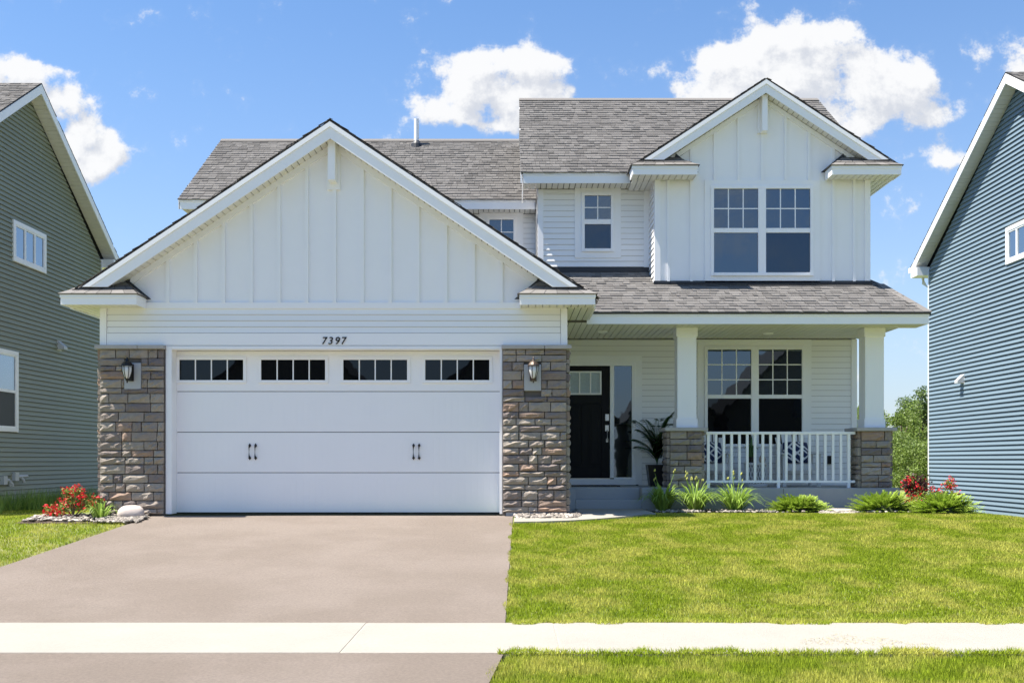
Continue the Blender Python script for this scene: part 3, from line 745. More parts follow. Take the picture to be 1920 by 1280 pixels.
# porch roof with hipped right end
PS = .49; ZE = fz1+.004; ov = .03
def proof_z(d): return ZE + PS*(d-(DPF-ov))
Ea = Vector((-.7, DPF-ov, ZE)); Eb = Vector((PE+.03, DPF-ov, ZE)); hipx = px(1655, DBAY)
T = Vector((hipx, DBAY+.0, proof_z(DBAY))); 
pr_ = MB(); zb3 = proof_z(DE)
pr_.prism([Ea, Eb, T, (6.2, DE, zb3), (-.7, DE, zb3)], (0, 0, -.03))
pr_.prism([Eb, (PE+.03, DPF+.53, ZE), (XH+.02, DE, zb3-.55), T], (0, 0, -.03))
proof = pr_.build('porch_roof', DECK, house)
sp = math.hypot(1, PS)
LP = (DE-DPF+ov)*sp
def plim(v):
    d = v/sp; 
    hx_ = Eb.x + (T.x-Eb.x)*min(1, d/(DBAY-DPF+ov))
    return (0, (hx_ if d < DBAY-DPF+ov else 2.48) + .7)
shingles(proof, (-.7, DPF-ov, ZE), (1, 0, 0), (0, 1/sp, PS/sp), plim, LP)
# hip side shingles
hv = (T-Eb); 
m = MB().prism([Eb+Vector((.01, -.01, .012)), Eb+Vector((-.12, -.01, .014)), T+Vector((-.12, 0, .016)), T+Vector((.02, 0, .014))], (0, 0, -.01)).build('hip_cap', SHINGLE, proof)
MB().prism([(2.48, DBAY-.03, proof_z(DBAY-.03)+.02), (6.3, DBAY-.03, proof_z(DBAY-.03)+.02), (6.3, DBAY-.03, proof_z(DBAY)+.06), (2.48, DBAY-.03, proof_z(DBAY)+.06)], (0, .028, 0)).build('wall_flashing', FLASH, proof)
MB().prism([(.3, DE-.04, proof_z(DE-.04)+.02), (2.5, DE-.04, proof_z(DE-.04)+.02), (2.5, DE-.04, proof_z(DE)+.08), (.3, DE-.04, proof_z(DE)+.08)], (0, .02, 0)).build('wall_flashing', FLASH, proof)
# columns on stone piers
def column(xc, hw, d0, px_pier):
    a, b = px_pier; col = bpy.data.objects.new('porch_column', None); link(col, house, (xc, d0, PFZ)); dp = b-a
    y0, y1 = d0, d0+.56; zc = pz(808, d0)
    pier = box('stone_pier', MORTAR, col, a+.04, b-.04, y0+.04, y1-.04, PFZ+.001, zc)
    # stones: front, left and right faces
    stone_face(pier, (a+.04, y0+.042, 0), 0, b-a-.08, PFZ+.002, zc)
    stone_face(pier, (a+.042, y1-.04, 0), R(-90), y1-y0-.08, PFZ+.002, zc)
    stone_face(pier, (b-.042, y0+.04, 0), R(90), y1-y0-.08, PFZ+.002, zc)
    box('cap_stone', STONECAP, col, a-.05, b+.05, y0-.05, y1+.05, zc+.001, zc+.062, bevel=.008)
    yc = (y0+y1)/2
    box('shaft', WHITE, col, xc-hw, xc+hw, yc-hw, yc+hw, zc+.063, SZ+.011)
    box('plinth', WHITE, col, xc-hw-.02, xc+hw+.02, yc-hw-.02, yc+hw+.02, zc+.063, zc+.21, bevel=.004)
    box('capital', WHITE, col, xc-hw-.02, xc+hw+.02, yc-hw-.02, yc+hw+.02, SZ-.14, SZ+.0105, bevel=.004)
    return col
d0 = DSL+.03
column(px(1288, d0+.12), .158, d0, (px(1252, d0), px(1321, d0)))
column(px(1640, d0+.12), .156, d0, (px(1611, d0), px(1675, d0)))

# --- second floor, right block
ZE2 = 5.72
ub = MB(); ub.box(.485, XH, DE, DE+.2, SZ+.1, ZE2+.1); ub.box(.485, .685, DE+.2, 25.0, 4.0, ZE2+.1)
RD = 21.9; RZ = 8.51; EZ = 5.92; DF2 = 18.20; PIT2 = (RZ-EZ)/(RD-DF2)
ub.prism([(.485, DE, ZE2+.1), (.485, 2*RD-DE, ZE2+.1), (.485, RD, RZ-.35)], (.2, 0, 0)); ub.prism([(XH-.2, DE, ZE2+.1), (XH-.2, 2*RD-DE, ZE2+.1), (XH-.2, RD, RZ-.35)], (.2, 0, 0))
up = ub.build('upper_wall', SHADE_SHEATH, house)
zflo = proof_z(DE)+.09
swin = dict(xs=[(1096, 1145)], ys=(367.6, 412, 421, 467))
lap_wall(up, SIDING, (0, DE, 0), (1, 0, 0), (0, -1, 0), (.485+.085, 2.5), zflo, ZE2, [(px(1094, DE), px(1147, DE), pz(468, DE), pz(366, DE))])
lap_wall(up, SIDING, (.485, DE+.1, 0), (0, 1, 0), (-1, 0, 0), (0, 1.75), 4.3, ZE2)
for a in (.473, 2.40): box('corner_board', WHITE, up, a, a+.097, DE-.03, DE+.10 if a < 1 else DE, zflo-.02, ZE2)
window(house, DE, swin['xs'], swin['ys'], (2, 2), (1077.5, 1164, 354, 484), name='upstairs_window')
# eave
m = MB(); m.box(.20, 2.1, DF2, DF2+.02, ZE2, EZ-.05); m.build('eave_fascia', WHITE, house)
e2 = MB().box(.19, 2.1, DF2-.014, DF2+.02, EZ-.06, EZ-.005).build('drip_mould', WHITE, house)
planks(up, .205, 2.9, DF2+.022, DE-.0, ZE2+.012, .102); box('eave_fascia', WHITE, up, .19, .205, DF2+.0, DE+1.0, ZE2, EZ-.05)
def gable_roof(name, x0, x1, dF, dR, zE, zR, back):
    sl = math.hypot(dR-dF, zR-zE); vd = (0, (dR-dF)/sl, (zR-zE)/sl)
    rf = MB().prism([(x0, dF, zE), (x1, dF, zE), (x1, dR, zR), (x0, dR, zR)], (0, 0, -.05)).build(name, DECK, house)
    MB().prism([(x0, dR, zR), (x1, dR, zR), (x1, back, zE), (x0, back, zE)], (0, 0, -.05)).build('rear_roof', SHINGLE, rf)
    shingles(rf, (x0-.015, dF-.03, zE-.02), (1, 0, 0), vd, lambda v: (0, x1-x0+.03), sl+.03)
    MB().prism([(x0-.01, dR-.13, zR-.06), (x0-.01, dR, zR+.028), (x0-.01, dR+.13, zR-.06)], (x1-x0+.02, 0, 0)).build('ridge_cap', SHINGLE, rf)
    for x in (x0-.012, x1-.012):
        MB().prism([(x, dF, zE-.012), (x, dR, zR-.012), (x, back, zE-.012), (x, back, zE-.20), (x, dR, zR-.20), (x, dF, zE-.20)], (.024, 0, 0)).build('rake_board', WHITE, rf)
    return rf
roof2 = gable_roof('upper_roof', .165, 6.52, DF2, RD, EZ, RZ, 2*RD-DF2)
# --- left block behind the garage
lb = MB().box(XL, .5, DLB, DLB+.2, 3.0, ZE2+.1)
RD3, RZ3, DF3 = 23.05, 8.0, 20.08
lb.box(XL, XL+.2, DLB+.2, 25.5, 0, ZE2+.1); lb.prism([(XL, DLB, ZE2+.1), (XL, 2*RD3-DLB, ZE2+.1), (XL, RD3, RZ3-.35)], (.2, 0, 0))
lb = lb.build('rear_wall', SHADE_SHEATH, house)
lw = dict(xs=[(917.6, 962.6)], ys=(412.6, 459, 467, 512))
lap_wall(lb, SIDING, (0, DLB, 0), (1, 0, 0), (0, -1, 0), (XL, .49), 3.2, ZE2, [(px(915, DLB), px(965, DLB), pz(513, DLB), pz(411, DLB))])
window(house, DLB, lw['xs'], lw['ys'], (2, 2), (899, 981, 398, 528), name='rear_window')
box('eave_fascia', WHITE, house, -6.53, .46, DF3, DF3+.02, ZE2, EZ-.05)
box('drip_mould', WHITE, house, -6.54, .46, DF3-.014, DF3+.02, EZ-.06, EZ-.005)
planks(lb, -6.5, .46, DF3+.022, DLB-.0, ZE2+.012, .102)
roof3 = gable_roof('rear_roof_slope', -6.53, .46, DF3, RD3, EZ, RZ3, 2*RD3-DF3)
vp = MB(); vd_ = 22.75; vx = px(781, vd_); vp.lathe((vx, vd_, RZ3-.25), [(.055, 0), (.055, .62), (.045, .62), (.045, .5)], 14); vp = vp.build('vent_pipe', WHITE, roof3, smooth=False)
MB().lathe((vx, vd_, RZ3-.25), [(.14, -.05), (.12, .06), (.058, .14)], 14).build('pipe_boot', FLASH, roof3)

# --- bay with gable
bx0, bx1 = px(1228, DBAY), XH; bxc = (bx0+bx1)/2; bzp = 7.40; bp = .655
def bz(X): return bzp - bp*abs(X-bxc)
zbb = proof_z(DBAY)+.05
bm = MB(); bm.box(bx0, bx1, DBAY, DBAY+.15, zbb-.3, 5.80); bm.prism([(bx0, DBAY, 5.80), (bx1, DBAY, 5.80), (bxc, DBAY, bz(bxc)-.28)], (0, .15, 0))
bm.box(bx0, bx0+.15, DBAY+.15, DE, zbb-.3, 5.80); bm.box(bx1-.15, bx1, DBAY+.15, DE, zbb-.3, 5.8)
bay = bm.build('bay_wall', WHITEP, house)
for x in (1296, 1340, 1384.5, 1428.8, 1472.5, 1516.5, 1562):
    X = px(x, DBAY); top = bz(X)-.29; z0 = pz(338, DBAY) if 1330 < x < 1530 else zbb
    box('batten', WHITEP, bay, X-.024, X+.024, DBAY-.034, DBAY, z0, top)
for x in (1253, 1601): X = px(x, DBAY); box('batten', WHITEP, bay, X-.024, X+.024, DBAY-.034, DBAY, zbb, 5.72)
for X in (bx0, bx1-.085): box('corner_board', WHITE, bay, X-.006, X+.091, DBAY-.03, DBAY+.08, zbb, 5.72)
lap_wall(bay, SIDING, (bx0, DBAY+.08, 0), (0, 1, 0), (-1, 0, 0), (0, DE-DBAY-.1), zbb, 5.72)
for s in (-1, 1):
    Xe = bxc+s*1.75; a = [(bxc, DBAY-.038, bz(bxc)-.25), (Xe, DBAY-.038, bz(Xe)-.25), (Xe, DBAY-.038, bz(Xe)-.34), (bxc, DBAY-.038, bz(bxc)-.34)]
    MB().prism(a, (0, .039, 0)).build('frieze_board', WHITEP, bay)
window(house, DBAY, [(1337.7, 1420.5), (1435, 1518)], (355, 428.6, 437, 512), (3, 2), (1321, 1537, 338, 530), name='bay_window')
DBF = DBAY-.42; DBR = DBAY-.26
bracket(bxc, DBAY, bz(bxc)-.27, pz(245, DBAY-.2), pz(251, DBAY), .048, .09, .20)
by1 = 20.6
Xa, Xb = bxc-2.3, bxc+2.3
br = MB().prism([(Xa, DBR, bz(Xa)-.012), (bxc, DBR, bzp-.012), (bxc, by1, bzp-.012), (Xa, by1, bz(Xa)-.012)], (0, 0, -.05)); br.prism([(bxc, DBR, bzp-.012), (Xb, DBR, bz(Xb)-.012), (Xb, by1, bz(Xb)-.012), (bxc, by1, bzp-.012)], (0, 0, -.05))
broof = br.build('bay_roof', DECK, house); sb_ = math.hypot(1, bp)
shingles(broof, (Xa-.03, by1, bz(Xa)-.03), (0, -1, 0), (1/sb_, 0, bp/sb_), lambda v: (0, by1-DBR+.03), 2.32*sb_)
shingles(broof, (Xb+.03, DBR-.03, bz(Xb)-.03), (0, 1, 0), (-1/sb_, 0, bp/sb_), lambda v: (0, by1-DBR+.03), 2.32*sb_)
for s in (-1, 1): rake(broof, bxc, bzp-.035, 2.3, DBR-.02, DBAY, bp, .215, s, cut=5.975)
eave_return(px(1186, DBF), px(1308, DBF), DBF, DBAY-.035, 5.68, 5.83, 0, -1)
eave_return(px(1690, DBF), px(1560, DBF), DBF, DBAY-.035, 5.68, 5.83, 0, 1)
# right side eave of the bay and house
planks(broof, XH+.003, XH+.36, DBAY-.03, DE+1.5, 5.69, .102); box('eave_fascia', WHITE, broof, XH+.36, XH+.382, DBAY-.03, DE+1.5, 5.68, 5.82)
planks(broof, bx0-.4, bx0-.003, DBAY-.03, DE-.02, 5.69, .102)
# utility box on the left side wall
ub_ = box('utility_box', WHITE, house, XL-.115, XL-.0, DG+.35, DG+.62, pz(787, 15.6), pz(760, 15.6), bevel=.008)
for zz in (1.47, 1.55): box('vent_slot', BLACK, ub_, XL-.085, XL-.05, DG+.347, DG+.3505, zz, zz+.035)

# ------------------------------------------------------------------ wall lanterns
def lantern(xp, plate, label, met):
    xc = px(xp, DG); zt_ = pz(672, DG); zb2 = pz(720, DG); yb = DG-.085; yc = yb-.14
    t = thing('wall_lantern', label, 'lantern', (xc, yb, zt_), 'carriage lanterns on the garage piers')
    H = zt_-zb2
    m = MB(); m.box(xc-.05, xc+.05, yb-.022, yb-.001, zb2+.1*H, zb2+.75*H)
    m.tube([(xc, yb-.01, zb2+.60*H), (xc, yb-.05, zb2+.80*H), (xc, yc, zb2+.97*H), (xc, yc, zb2+.86*H)], .011, 8); m.build('bracket', met, t)
    MB().lathe((xc, yc, zb2), [(.004, 1.0*H), (.012, .97*H), (.02, .90*H), (.03, .84*H), (.055, .80*H), (.085, .70*H), (.09, .66*H), (.07, .655*H)][::-1], 14).build('hood', met, t)
    MB().lathe((xc, yc, zb2), [(.02, .16*H), (.042, .26*H), (.062, .45*H), (.066, .655*H)], 14).build('glass', LAMPGL, t, smooth=True)
    m = MB()
    for j in range(6):
        a = 2*math.pi*j/6+.2; c, s = math.cos(a), math.sin(a)
        m.tube([(xc+r*c, yc+r*s, zb2+h*H) for r, h in ((.072, .66), (.067, .45), (.046, .26), (.022, .15))], .0055, 5)
    m.build('cage', met, t)
    MB().lathe((xc, yc, zb2), [(.003, 0), (.012, .03*H), (.008, .07*H), (.02, .10*H), (.028, .16*H), (.018, .19*H)], 10).build('finial', met, t)
lantern(249, LXP, 'black carriage lantern on the stone pier left of the garage door', BLACKM)
lantern(999.5, RXP, 'bronze carriage lantern on the stone pier beside the front door', BRONZE)

# ------------------------------------------------------------------ porch things
DR = DSL+.16
rail = thing('porch_railing', 'white metal railing with balusters between the two porch piers', 'railing', (px(1460, DR), DR, PFZ))
ra, rb = px(1323, DR), px(1603, DR)
box('top_rail', WHITE, rail, ra, rb, DR-.03, DR+.03, pz(814, DR), pz(809, DR), bevel=.004)
box('bottom_rail', WHITE, rail, ra, rb, DR-.018, DR+.018, pz(904.6, DR), pz(900, DR), bevel=.003)
bal = None
zb1, zb2 = pz(900, DR), pz(814, DR)
for i in range(19):
    X = px(1327.8+14.62*i, DR); w = .0205
    if i in (0, 9, 18): box('post', WHITE, rail, X-.024, X+.024, DR-.024, DR+.024, PFZ, zb2+.001)
    elif bal is None: bal = MB().box(X-w, X+w, DR-.019, DR+.019, zb1, zb2).build('baluster', WHITE, rail, loc=(X, DR, zb1))
    else: copy_to(bal, rail, (X, DR, zb1))

def porch_chair(xc, d, label, pillow_label):
    t = thing('porch_chair', label, 'chair', (xc, d, PFZ), 'white slatted porch chairs'); W_ = .30; z = PFZ
    for s in (-1, 1):
        box('leg', CHAIRW, t, xc+s*W_-.03, xc+s*W_+.03, d-.02, d+.03, z, z+.56)
        MB().prism([(xc+s*W_-.02, d+.50, z), (xc+s*W_-.02, d+.57, z), (xc+s*W_-.02, d+.47, z+.56), (xc+s*W_-.02, d+.41, z+.56)], (.04, 0, 0)).build('leg', CHAIRW, t)
        box('armrest', CHAIRW, t, xc+s*(W_+.01)-.065, xc+s*(W_+.01)+.065, d-.08, d+.55, z+.561, z+.585, bevel=.006)
    box('apron', CHAIRW, t, xc-W_+.03, xc+W_-.03, d-.015, d+.012, z+.28, z+.37)
    st = None
    for i in range(5):
        y = d+.0+i*.095; q = (xc, y, z+.40-.012*i)
        if st is None: st = MB().box(xc-W_+.031, xc+W_-.031, y, y+.08, z+.371, z+.395).build('seat_slat', CHAIRW, t, loc=(xc, y, z+.38))
        else: copy_to(st, t, (xc, y, z+.38-.010*i))
    for i in range(6):     # fan of back slats
        a = (i-2.5); x0, x1 = xc+a*.083, xc+a*.105; hgt = .98-.018*a*a
        MB().prism([(x0-.035, d+.44, z+.36), (x0+.035, d+.44, z+.36), (x1+.040, d+.62, z+hgt), (x1-.040, d+.62, z+hgt)], (0, .02, 0)).build('back_slat', CHAIRW, t)
    box('back_rail', CHAIRW, t, xc-.27, xc+.27, d+.535, d+.556, z+.66, z+.72)
    # cushion: a thing of its own, resting on the seat
    cu = thing('cushion', pillow_label, 'cushion', (xc, d+.3, z+.41), 'navy cushions with white lattice')
    n = 12; v = []; f = []
    for sd in (-1, 1):
        for j in range(n+1):
            for i in range(n+1):
                a, b = 2*i/n-1, 2*j/n-1; th = .075*((1-a**4)*(1-b**4))**.5
                v.append((xc+.23*a*(1-.06*b*b), d+.30+.13*(b*.5+.5)-sd*th, z+.41+.19*(b+1)*(1-.05*a*a)))
        o = (n+1)**2*(0 if sd < 0 else 1)
        for j in range(n):
            for i in range(n):
                q = (o+j*(n+1)+i, o+j*(n+1)+i+1, o+(j+1)*(n+1)+i+1, o+(j+1)*(n+1)+i); f.append(q if sd > 0 else q[::-1])
    mb = MB(); mb.v = v; mb.f = f; mb.build('cover', NAVY, cu, smooth=True)
    m = MB()                   # white lattice bands laid on the front
    def P(a, b): th = .075*max(0, (1-a**4)*(1-b**4))**.5+.004; return Vector((xc+.23*a*(1-.06*b*b), d+.30+.13*(b*.5+.5)-th, z+.41+.19*(b+1)*(1-.05*a*a)))
    for (a0, b0, a1, b1) in ((-.95, -.2, -.2, -.95), (-.95, .2, .2, -.95+.0), (-.2, .95, .95, -.2), (-.95, .2, -.2, .95), (.2, -.95, .95, -.2), (-.55, -.6, .6, .55), (-.6, .55, .55, -.6), (.2, .95, .95, .2)):
        N_ = 8
        for k_ in range(N_):
            p, q = [Vector((a0+(a1-a0)*t, b0+(b1-b0)*t)) for t in (k_/N_, (k_+1)/N_)]
            nn_ = Vector((-(b1-b0), a1-a0)).normalized()*.07
            m.quad(P(*(p-nn_)), P(*(q-nn_)), P(*(q+nn_)), P(*(p+nn_)))
    m.build('lattice_print', CUSHW, cu)
porch_chair(px(1337, 17.85), 17.85, 'white slatted porch chair partly behind the left stone pier', 'navy and white lattice cushion on the chair by the left pier')
porch_chair(px(1503, 17.85), 17.85, 'white slatted porch chair beneath the right half of the window', 'navy and white lattice cushion on the chair right of the drum table')
# drum table
dt_ = 18.05; tx = px(1417, dt_)
t = thing('drum_table', 'white lattice drum side table between the two porch chairs', 'side table', (tx, dt_, PFZ))
MB().lathe((tx, dt_, PFZ), [(.20, 0), (.205, .02), (.205, .04), (.19, .05)], 20).build('base_ring', CHAIRW, t)
MB().lathe((tx, dt_, PFZ), [(.19, .37), (.205, .38), (.205, .41), (.19, .415)], 20).build('top', CHAIRW, t)
MB().lathe((tx, dt_, PFZ), [(.172, .05), (.172, .37)], 20).build('inner_drum', pmat('drum_inner', (.33, .33, .32), .7), t)
m = MB()
for i in range(22):
    for s in (-1, 1):
        pts = []
        for k_ in range(6):
            a = 2*math.pi*(i/22)+s*k_*.115; pts.append((tx+.187*math.cos(a), dt_+.187*math.sin(a), PFZ+.05+.32*k_/5))
        m.tube(pts, .0085, 4, caps=False)
m.build('lattice', CHAIRW, t)
t = thing('potted_plant', 'small dark spiky plant in a pot on the drum table', 'plant', (tx-.08, dt_, PFZ+.417))
MB().lathe((tx-.08, dt_, PFZ+.417), [(.05, 0), (.065, .10), (.06, .10)], 12).build('pot', POT, t)
def blades(name, base, n, hgt, spread, width, mat, parent, seg=5, droop=.6, seed=0, hvar=.3, base_r=.05, minlean=.1):
    """arching strap leaves from one crown"""
    rg = np.random.default_rng(seed); V = []; Fc = []; k_ = 0; base = np.array(base)
    for i in range(n):
        a = rg.uniform(0, 2*np.pi); h = hgt*rg.uniform(1-hvar, 1+hvar*.4); sp_ = spread*rg.uniform(minlean, 1); dr = droop*rg.uniform(.4, 1.2)
        dirv = np.array([math.cos(a), math.sin(a), 0]); side = np.array([-math.sin(a), math.cos(a), 0]); st = base+dirv*rg.uniform(0, base_r)
        for j in range(seg+1):
            t_ = j/seg; r_ = sp_*t_; zz = h*(1.6*t_ - t_**2*(.5+.85*sp_/spread)); w_ = width*(1-t_**2.5)*.5+.0008; kk = sp_/spread
            c_ = st+dirv*r_+np.array([0, 0, max(zz*1.3, .006)])
            V += [c_-side*w_, c_+side*w_]
            if j: Fc.append((k_-2, k_-1, k_+1, k_)); 
            k_ += 2
    return npmesh(name, np.array(V), np.array(Fc), mat, parent)
blades('leaves', (tx-.08, dt_, PFZ+.51), 26, .30, .15, .035, PALM, t, seed=3)
MB().lathe((tx+.11, dt_-.02, PFZ+.417), [(.045, 0), (.06, .05), (.045, .10), (.02, .14), (.024, .17)], 12).build('ceramic_jug', TAN, None, loc=(tx+.11, dt_-.02, PFZ+.417), smooth=True)
tag(bpy.data.objects['ceramic_jug'], 'small tan ceramic jug on the drum table beside the spiky plant', 'jug')
mt = box('door_mat', MAT_, None, px(1040, 18.2), px(1160, 18.2), 17.95, 18.5, PFZ+.001, PFZ+.016); tag(mt, 'dark brown mat lying in front of the black front door', 'mat')
# palm in tall pot
pd_ = 18.05; pxc = px(1232, pd_)
t = thing('potted_palm', 'tall feathery palm in a black tapered pot beside the front door', 'plant', (pxc, pd_, PFZ))
pw0, pw1, ph = .135, .185, pz(870.5, pd_)-PFZ
m = MB(); a = [(pxc+sx*pw0, pd_+sy*pw0, PFZ) for sx, sy in ((-1,-1),(1,-1),(1,1),(-1,1))]; b = [(pxc+sx*pw1, pd_+sy*pw1, PFZ+ph) for sx, sy in ((-1,-1),(1,-1),(1,1),(-1,1))]
m.v = a+b; m.f = [(0,3,2,1),(4,5,6,7),(0,1,5,4),(1,2,6,5),(2,3,7,6),(3,0,4,7)]; m.build('pot', POT, t, bevel=.01)
def fronds(specs, base, mat, parent, seed=1):
    rg = np.random.default_rng(seed); V = []; Fc = []; k_ = 0; stem = MB()
    for (ax, ay, h, reach) in specs:
        d_ = np.array([ax, ay, 0.]); d_ /= max(np.linalg.norm(d_), 1e-6); pts = []
        for j in range(15):
            t_ = j/14; pts.append(np.array(base)+d_*reach*t_**1.7+np.array([0, 0, h*(1.35*t_-.35*t_**3)]))
        stem.tube([tuple(p) for p in pts], [.008*(1-.8*j/14)+.001 for j in range(15)], 5)
        side = np.array([-d_[1], d_[0], 0])
        for j in range(4, 15):
            t_ = j/14; tan = pts[j]-pts[j-1]; tan /= np.linalg.norm(tan)
            for q in range(4):
                p = pts[j-1]+(pts[j]-pts[j-1])*(q/4)
                for s in (-1, 1):
                    L = .24*(1-abs(t_-.55)*1.0)*rg.uniform(.85, 1.1); dv = tan*.55+side*s*.8+np.array([0, 0, -.12]); dv /= np.linalg.norm(dv)
                    wv = np.cross(dv, [0, 0, 1]); wv /= np.linalg.norm(wv); tip = p+dv*L+np.array([0, 0, -.05*L/.2])
                    mid = p+dv*L*.45; V += [p, mid+wv*.015, tip, mid-wv*.015]; Fc.append((k_, k_+1, k_+2, k_+3)); k_ += 4
    npmesh('leaflets', np.array(V), np.array(Fc), mat, parent); stem.build('stems', mat, parent)
fronds([(-1, -.3, .78, .46), (.9, -.2, .95, .34), (.4, .3, .72, .3), (-.4, .5, .8, .3), (-.9, .3, .45, .42), (-1, -.5, .32, .40), (.9, -.6, .36, .34), (.2, -1, .55, .33), (-.2, -.9, .68, .22), (.7, .6, .5, .3), (.1, .2, .8, .1), (-.3, -.2, .6, .2), (.5, -.5, .42, .25), (.6, .1, .85, .22), (-.7, 0, .62, .34), (0, -.8, .4, .3), (-.5, -.6, .5, .3), (.8, .2, .6, .36), (.3, -.6, .3, .3)],
       (pxc, pd_, PFZ+ph), PALM, t)

# ------------------------------------------------------------------ neighbour houses
def side_house(name, label, X, s, wallmat, dN, dFar, dRidge, zE, zR, eave_o, rake_o, wins, zbase):
    """house beside ours; s=+1 when its visible gable wall faces left (it stands on the right)"""
    t = thing(name, label, 'house', (X+s*4.5, (dN+dFar)/2, zbase)); Xo = X+s*9
    def bx(nm, mat, xa, xb, *r, par=t): return box(nm, mat, par, min(xa, xb), max(xa, xb), *r)
    m = MB(); a, b = min(X, Xo), max(X, Xo); m.box(a, b, dN, dFar, zbase-.6, zE-.1)
    slope = (zR-zE)/(dFar+eave_o-dRidge); slopeN = (zR-zE)/(dRidge-dN+eave_o)
    top = zR-.22
    m.prism([(a, dN, zE-.1), (a, dFar, zE-.1), (a, dRidge, top-.1)], (b-a, 0, 0)); w = m.build('wall', SHADE_SHEATH, t)
    def clip(z):
        if z < zE-.15: return (0, dFar-dN)
        k_ = (top-z)/(top-(zE-.15)); k_ = max(k_, 0)
        return ((dRidge-dN)*(1-k_), (dRidge-dN)+(dFar-dRidge)*k_)
    ops = [(w_[0]-dN+.05, w_[1]-dN-.05, w_[2]+.05, w_[3]-.05) for w_ in wins]
    if s > 0: lap_wall(w, wallmat, (X, dN, 0), (0, 1, 0), (-1, 0, 0), (0, dFar-dN), zbase, top, ops, clip=clip, gap=.012, butt=.032)
    else: lap_wall(w, wallmat, (X, dN, 0), (0, 1, 0), (1, 0, 0), (0, dFar-dN), zbase, top, ops, clip=clip, gap=.012, butt=.032)
    bx('corner_board', WHITE, X-s*.036, X+s*.08, dFar-.03, dFar+.012, zbase, zE-.1); bx('corner_board', WHITE, X-s*.025, X+s*.08, dN-.06, dN+.05, zbase, zE-.1)
    # roof
    xr0, xr1 = X-s*rake_o, Xo+s*rake_o; yF = dFar+eave_o; yN = dN-eave_o
    def poly(pts): return pts if s < 0 else pts[::-1]
    rf = MB(); rf.prism([(xr0, yN, zE), (xr1, yN, zE), (xr1, dRidge, zR), (xr0, dRidge, zR)], (0, 0, -.06)); rf.prism([(xr0, dRidge, zR), (xr1, dRidge, zR), (xr1, yF, zE), (xr0, yF, zE)], (0, 0, -.06))
    rf = rf.build('roof', DECK, t); L = math.hypot(dRidge-yN, zR-zE)
    shingles(rf, (min(xr0, xr1)-.01, yN-.02, zE-.01), (1, 0, 0), (0, (dRidge-yN)/L, (zR-zE)/L), lambda v: (0, abs(xr1-xr0)+.02), L+.02)
    L2 = math.hypot(yF-dRidge, zR-zE)
    shingles(rf, (max(xr0, xr1)+.01, yF+.02, zE-.01), (-1, 0, 0), (0, -(yF-dRidge)/L2, (zR-zE)/L2), lambda v: (0, abs(xr1-xr0)+.02), L2+.02)
    # rake boards and soffit planks on the visible side
    for (ya, yb, za, zb_) in ((dRidge, yF, zR, zE), (dRidge, yN, zR, zE)):
        MB().prism([(xr0-s*.012, ya, za-.03), (xr0-s*.012, yb, zb_-.03), (xr0-s*.012, yb, zb_-.23), (xr0-s*.012, ya, za-.23)], (s*.024, 0, 0)).build('rake_board', WHITE, rf)
        Lr = math.hypot(yb-ya, zb_-za); n = int(Lr/.115); first = None
        for i in range(n):
            t0, t1 = i/n, (i+.90)/n; p0 = (ya+(yb-ya)*t0, za+(zb_-za)*t0-.205); p1 = (ya+(yb-ya)*t1, za+(zb_-za)*t1-.205)
            if first is None:
                first = MB().prism([(xr0+s*.013, p0[0], p0[1]), (xr0+s*.013, p1[0], p1[1]), (xr0+s*.013, p1[0], p1[1]+.012), (xr0+s*.013, p0[0], p0[1]+.012)], (s*(rake_o-.016), 0, 0)).build('soffit_plank', SOFFIT, rf, loc=(xr0, p0[0], p0[1]))
            else: copy_to(first, rf, (xr0, p0[0], p0[1]))
    # far and near eave boxes with return
    for (y0, y1) in ((dFar, yF), (yN, dN)):
        bx('eave_box', WHITE, xr0-s*.013, xr1, min(y0, y1), max(y0, y1), zE-.30, zE-.085, par=rf)
        bx('gutter', WHITE, xr0-s*.03, xr1, (y1 if y1 > y0 else y0)-.0, (y1 if y1 > y0 else y0)+.0 if False else ((yF+.11) if y1 == yF else yN), zE-.16, zE-.03, par=rf) if y1 == yF else None
    return t, w, rf
def wall_window(parent, X, s, d0, d1, z0, z1, cols, rows_, label=None, sashes=1, mat=None):
    """window on a side wall facing our house"""
    w = bpy.data.objects.new('window', None); link(w, parent, (X, (d0+d1)/2, z0)); 
    def b_(nm, mt, n0, n1, *r): 
        xa, xb = X-s*n0, X-s*n1; return box(nm, mt, w, min(xa, xb), max(xa, xb), *r)
    t_ = .09; m = MB(); xa, xb = sorted((X-s*.05, X+s*.0))
    m.box(xa, xb, d0, d1, z0, z0+t_); m.box(xa, xb, d0, d1, z1-t_, z1); m.box(xa, xb, d0, d0+t_, z0+t_, z1-t_); m.box(xa, xb, d1-t_, d1, z0+t_, z1-t_)
    m.build('frame', WHITE, w, bevel=.005)
    n = cols
    for i in range(n):
        a = d0+t_+(d1-d0-2*t_)*i/n; b = d0+t_+(d1-d0-2*t_)*(i+1)/n
        for j in range(rows_):
            za = z0+t_+(z1-z0-2*t_)*j/rows_; zb_ = z0+t_+(z1-z0-2*t_)*(j+1)/rows_
            b_('pane', mat[j] if mat else SASHBL, .012, .02, a, b, za, zb_)
            m = MB(); e = .03; xa, xb = sorted((X-s*.04, X-s*.0201))
            m.box(xa, xb, a, b, za, za+e); m.box(xa, xb, a, b, zb_-e, zb_); m.box(xa, xb, a, a+e, za+e, zb_-e); m.box(xa, xb, b-e, b, za+e, zb_-e); m.build('sash', WHITE, w)
def dep(x, X): return F*X/(x-HX)
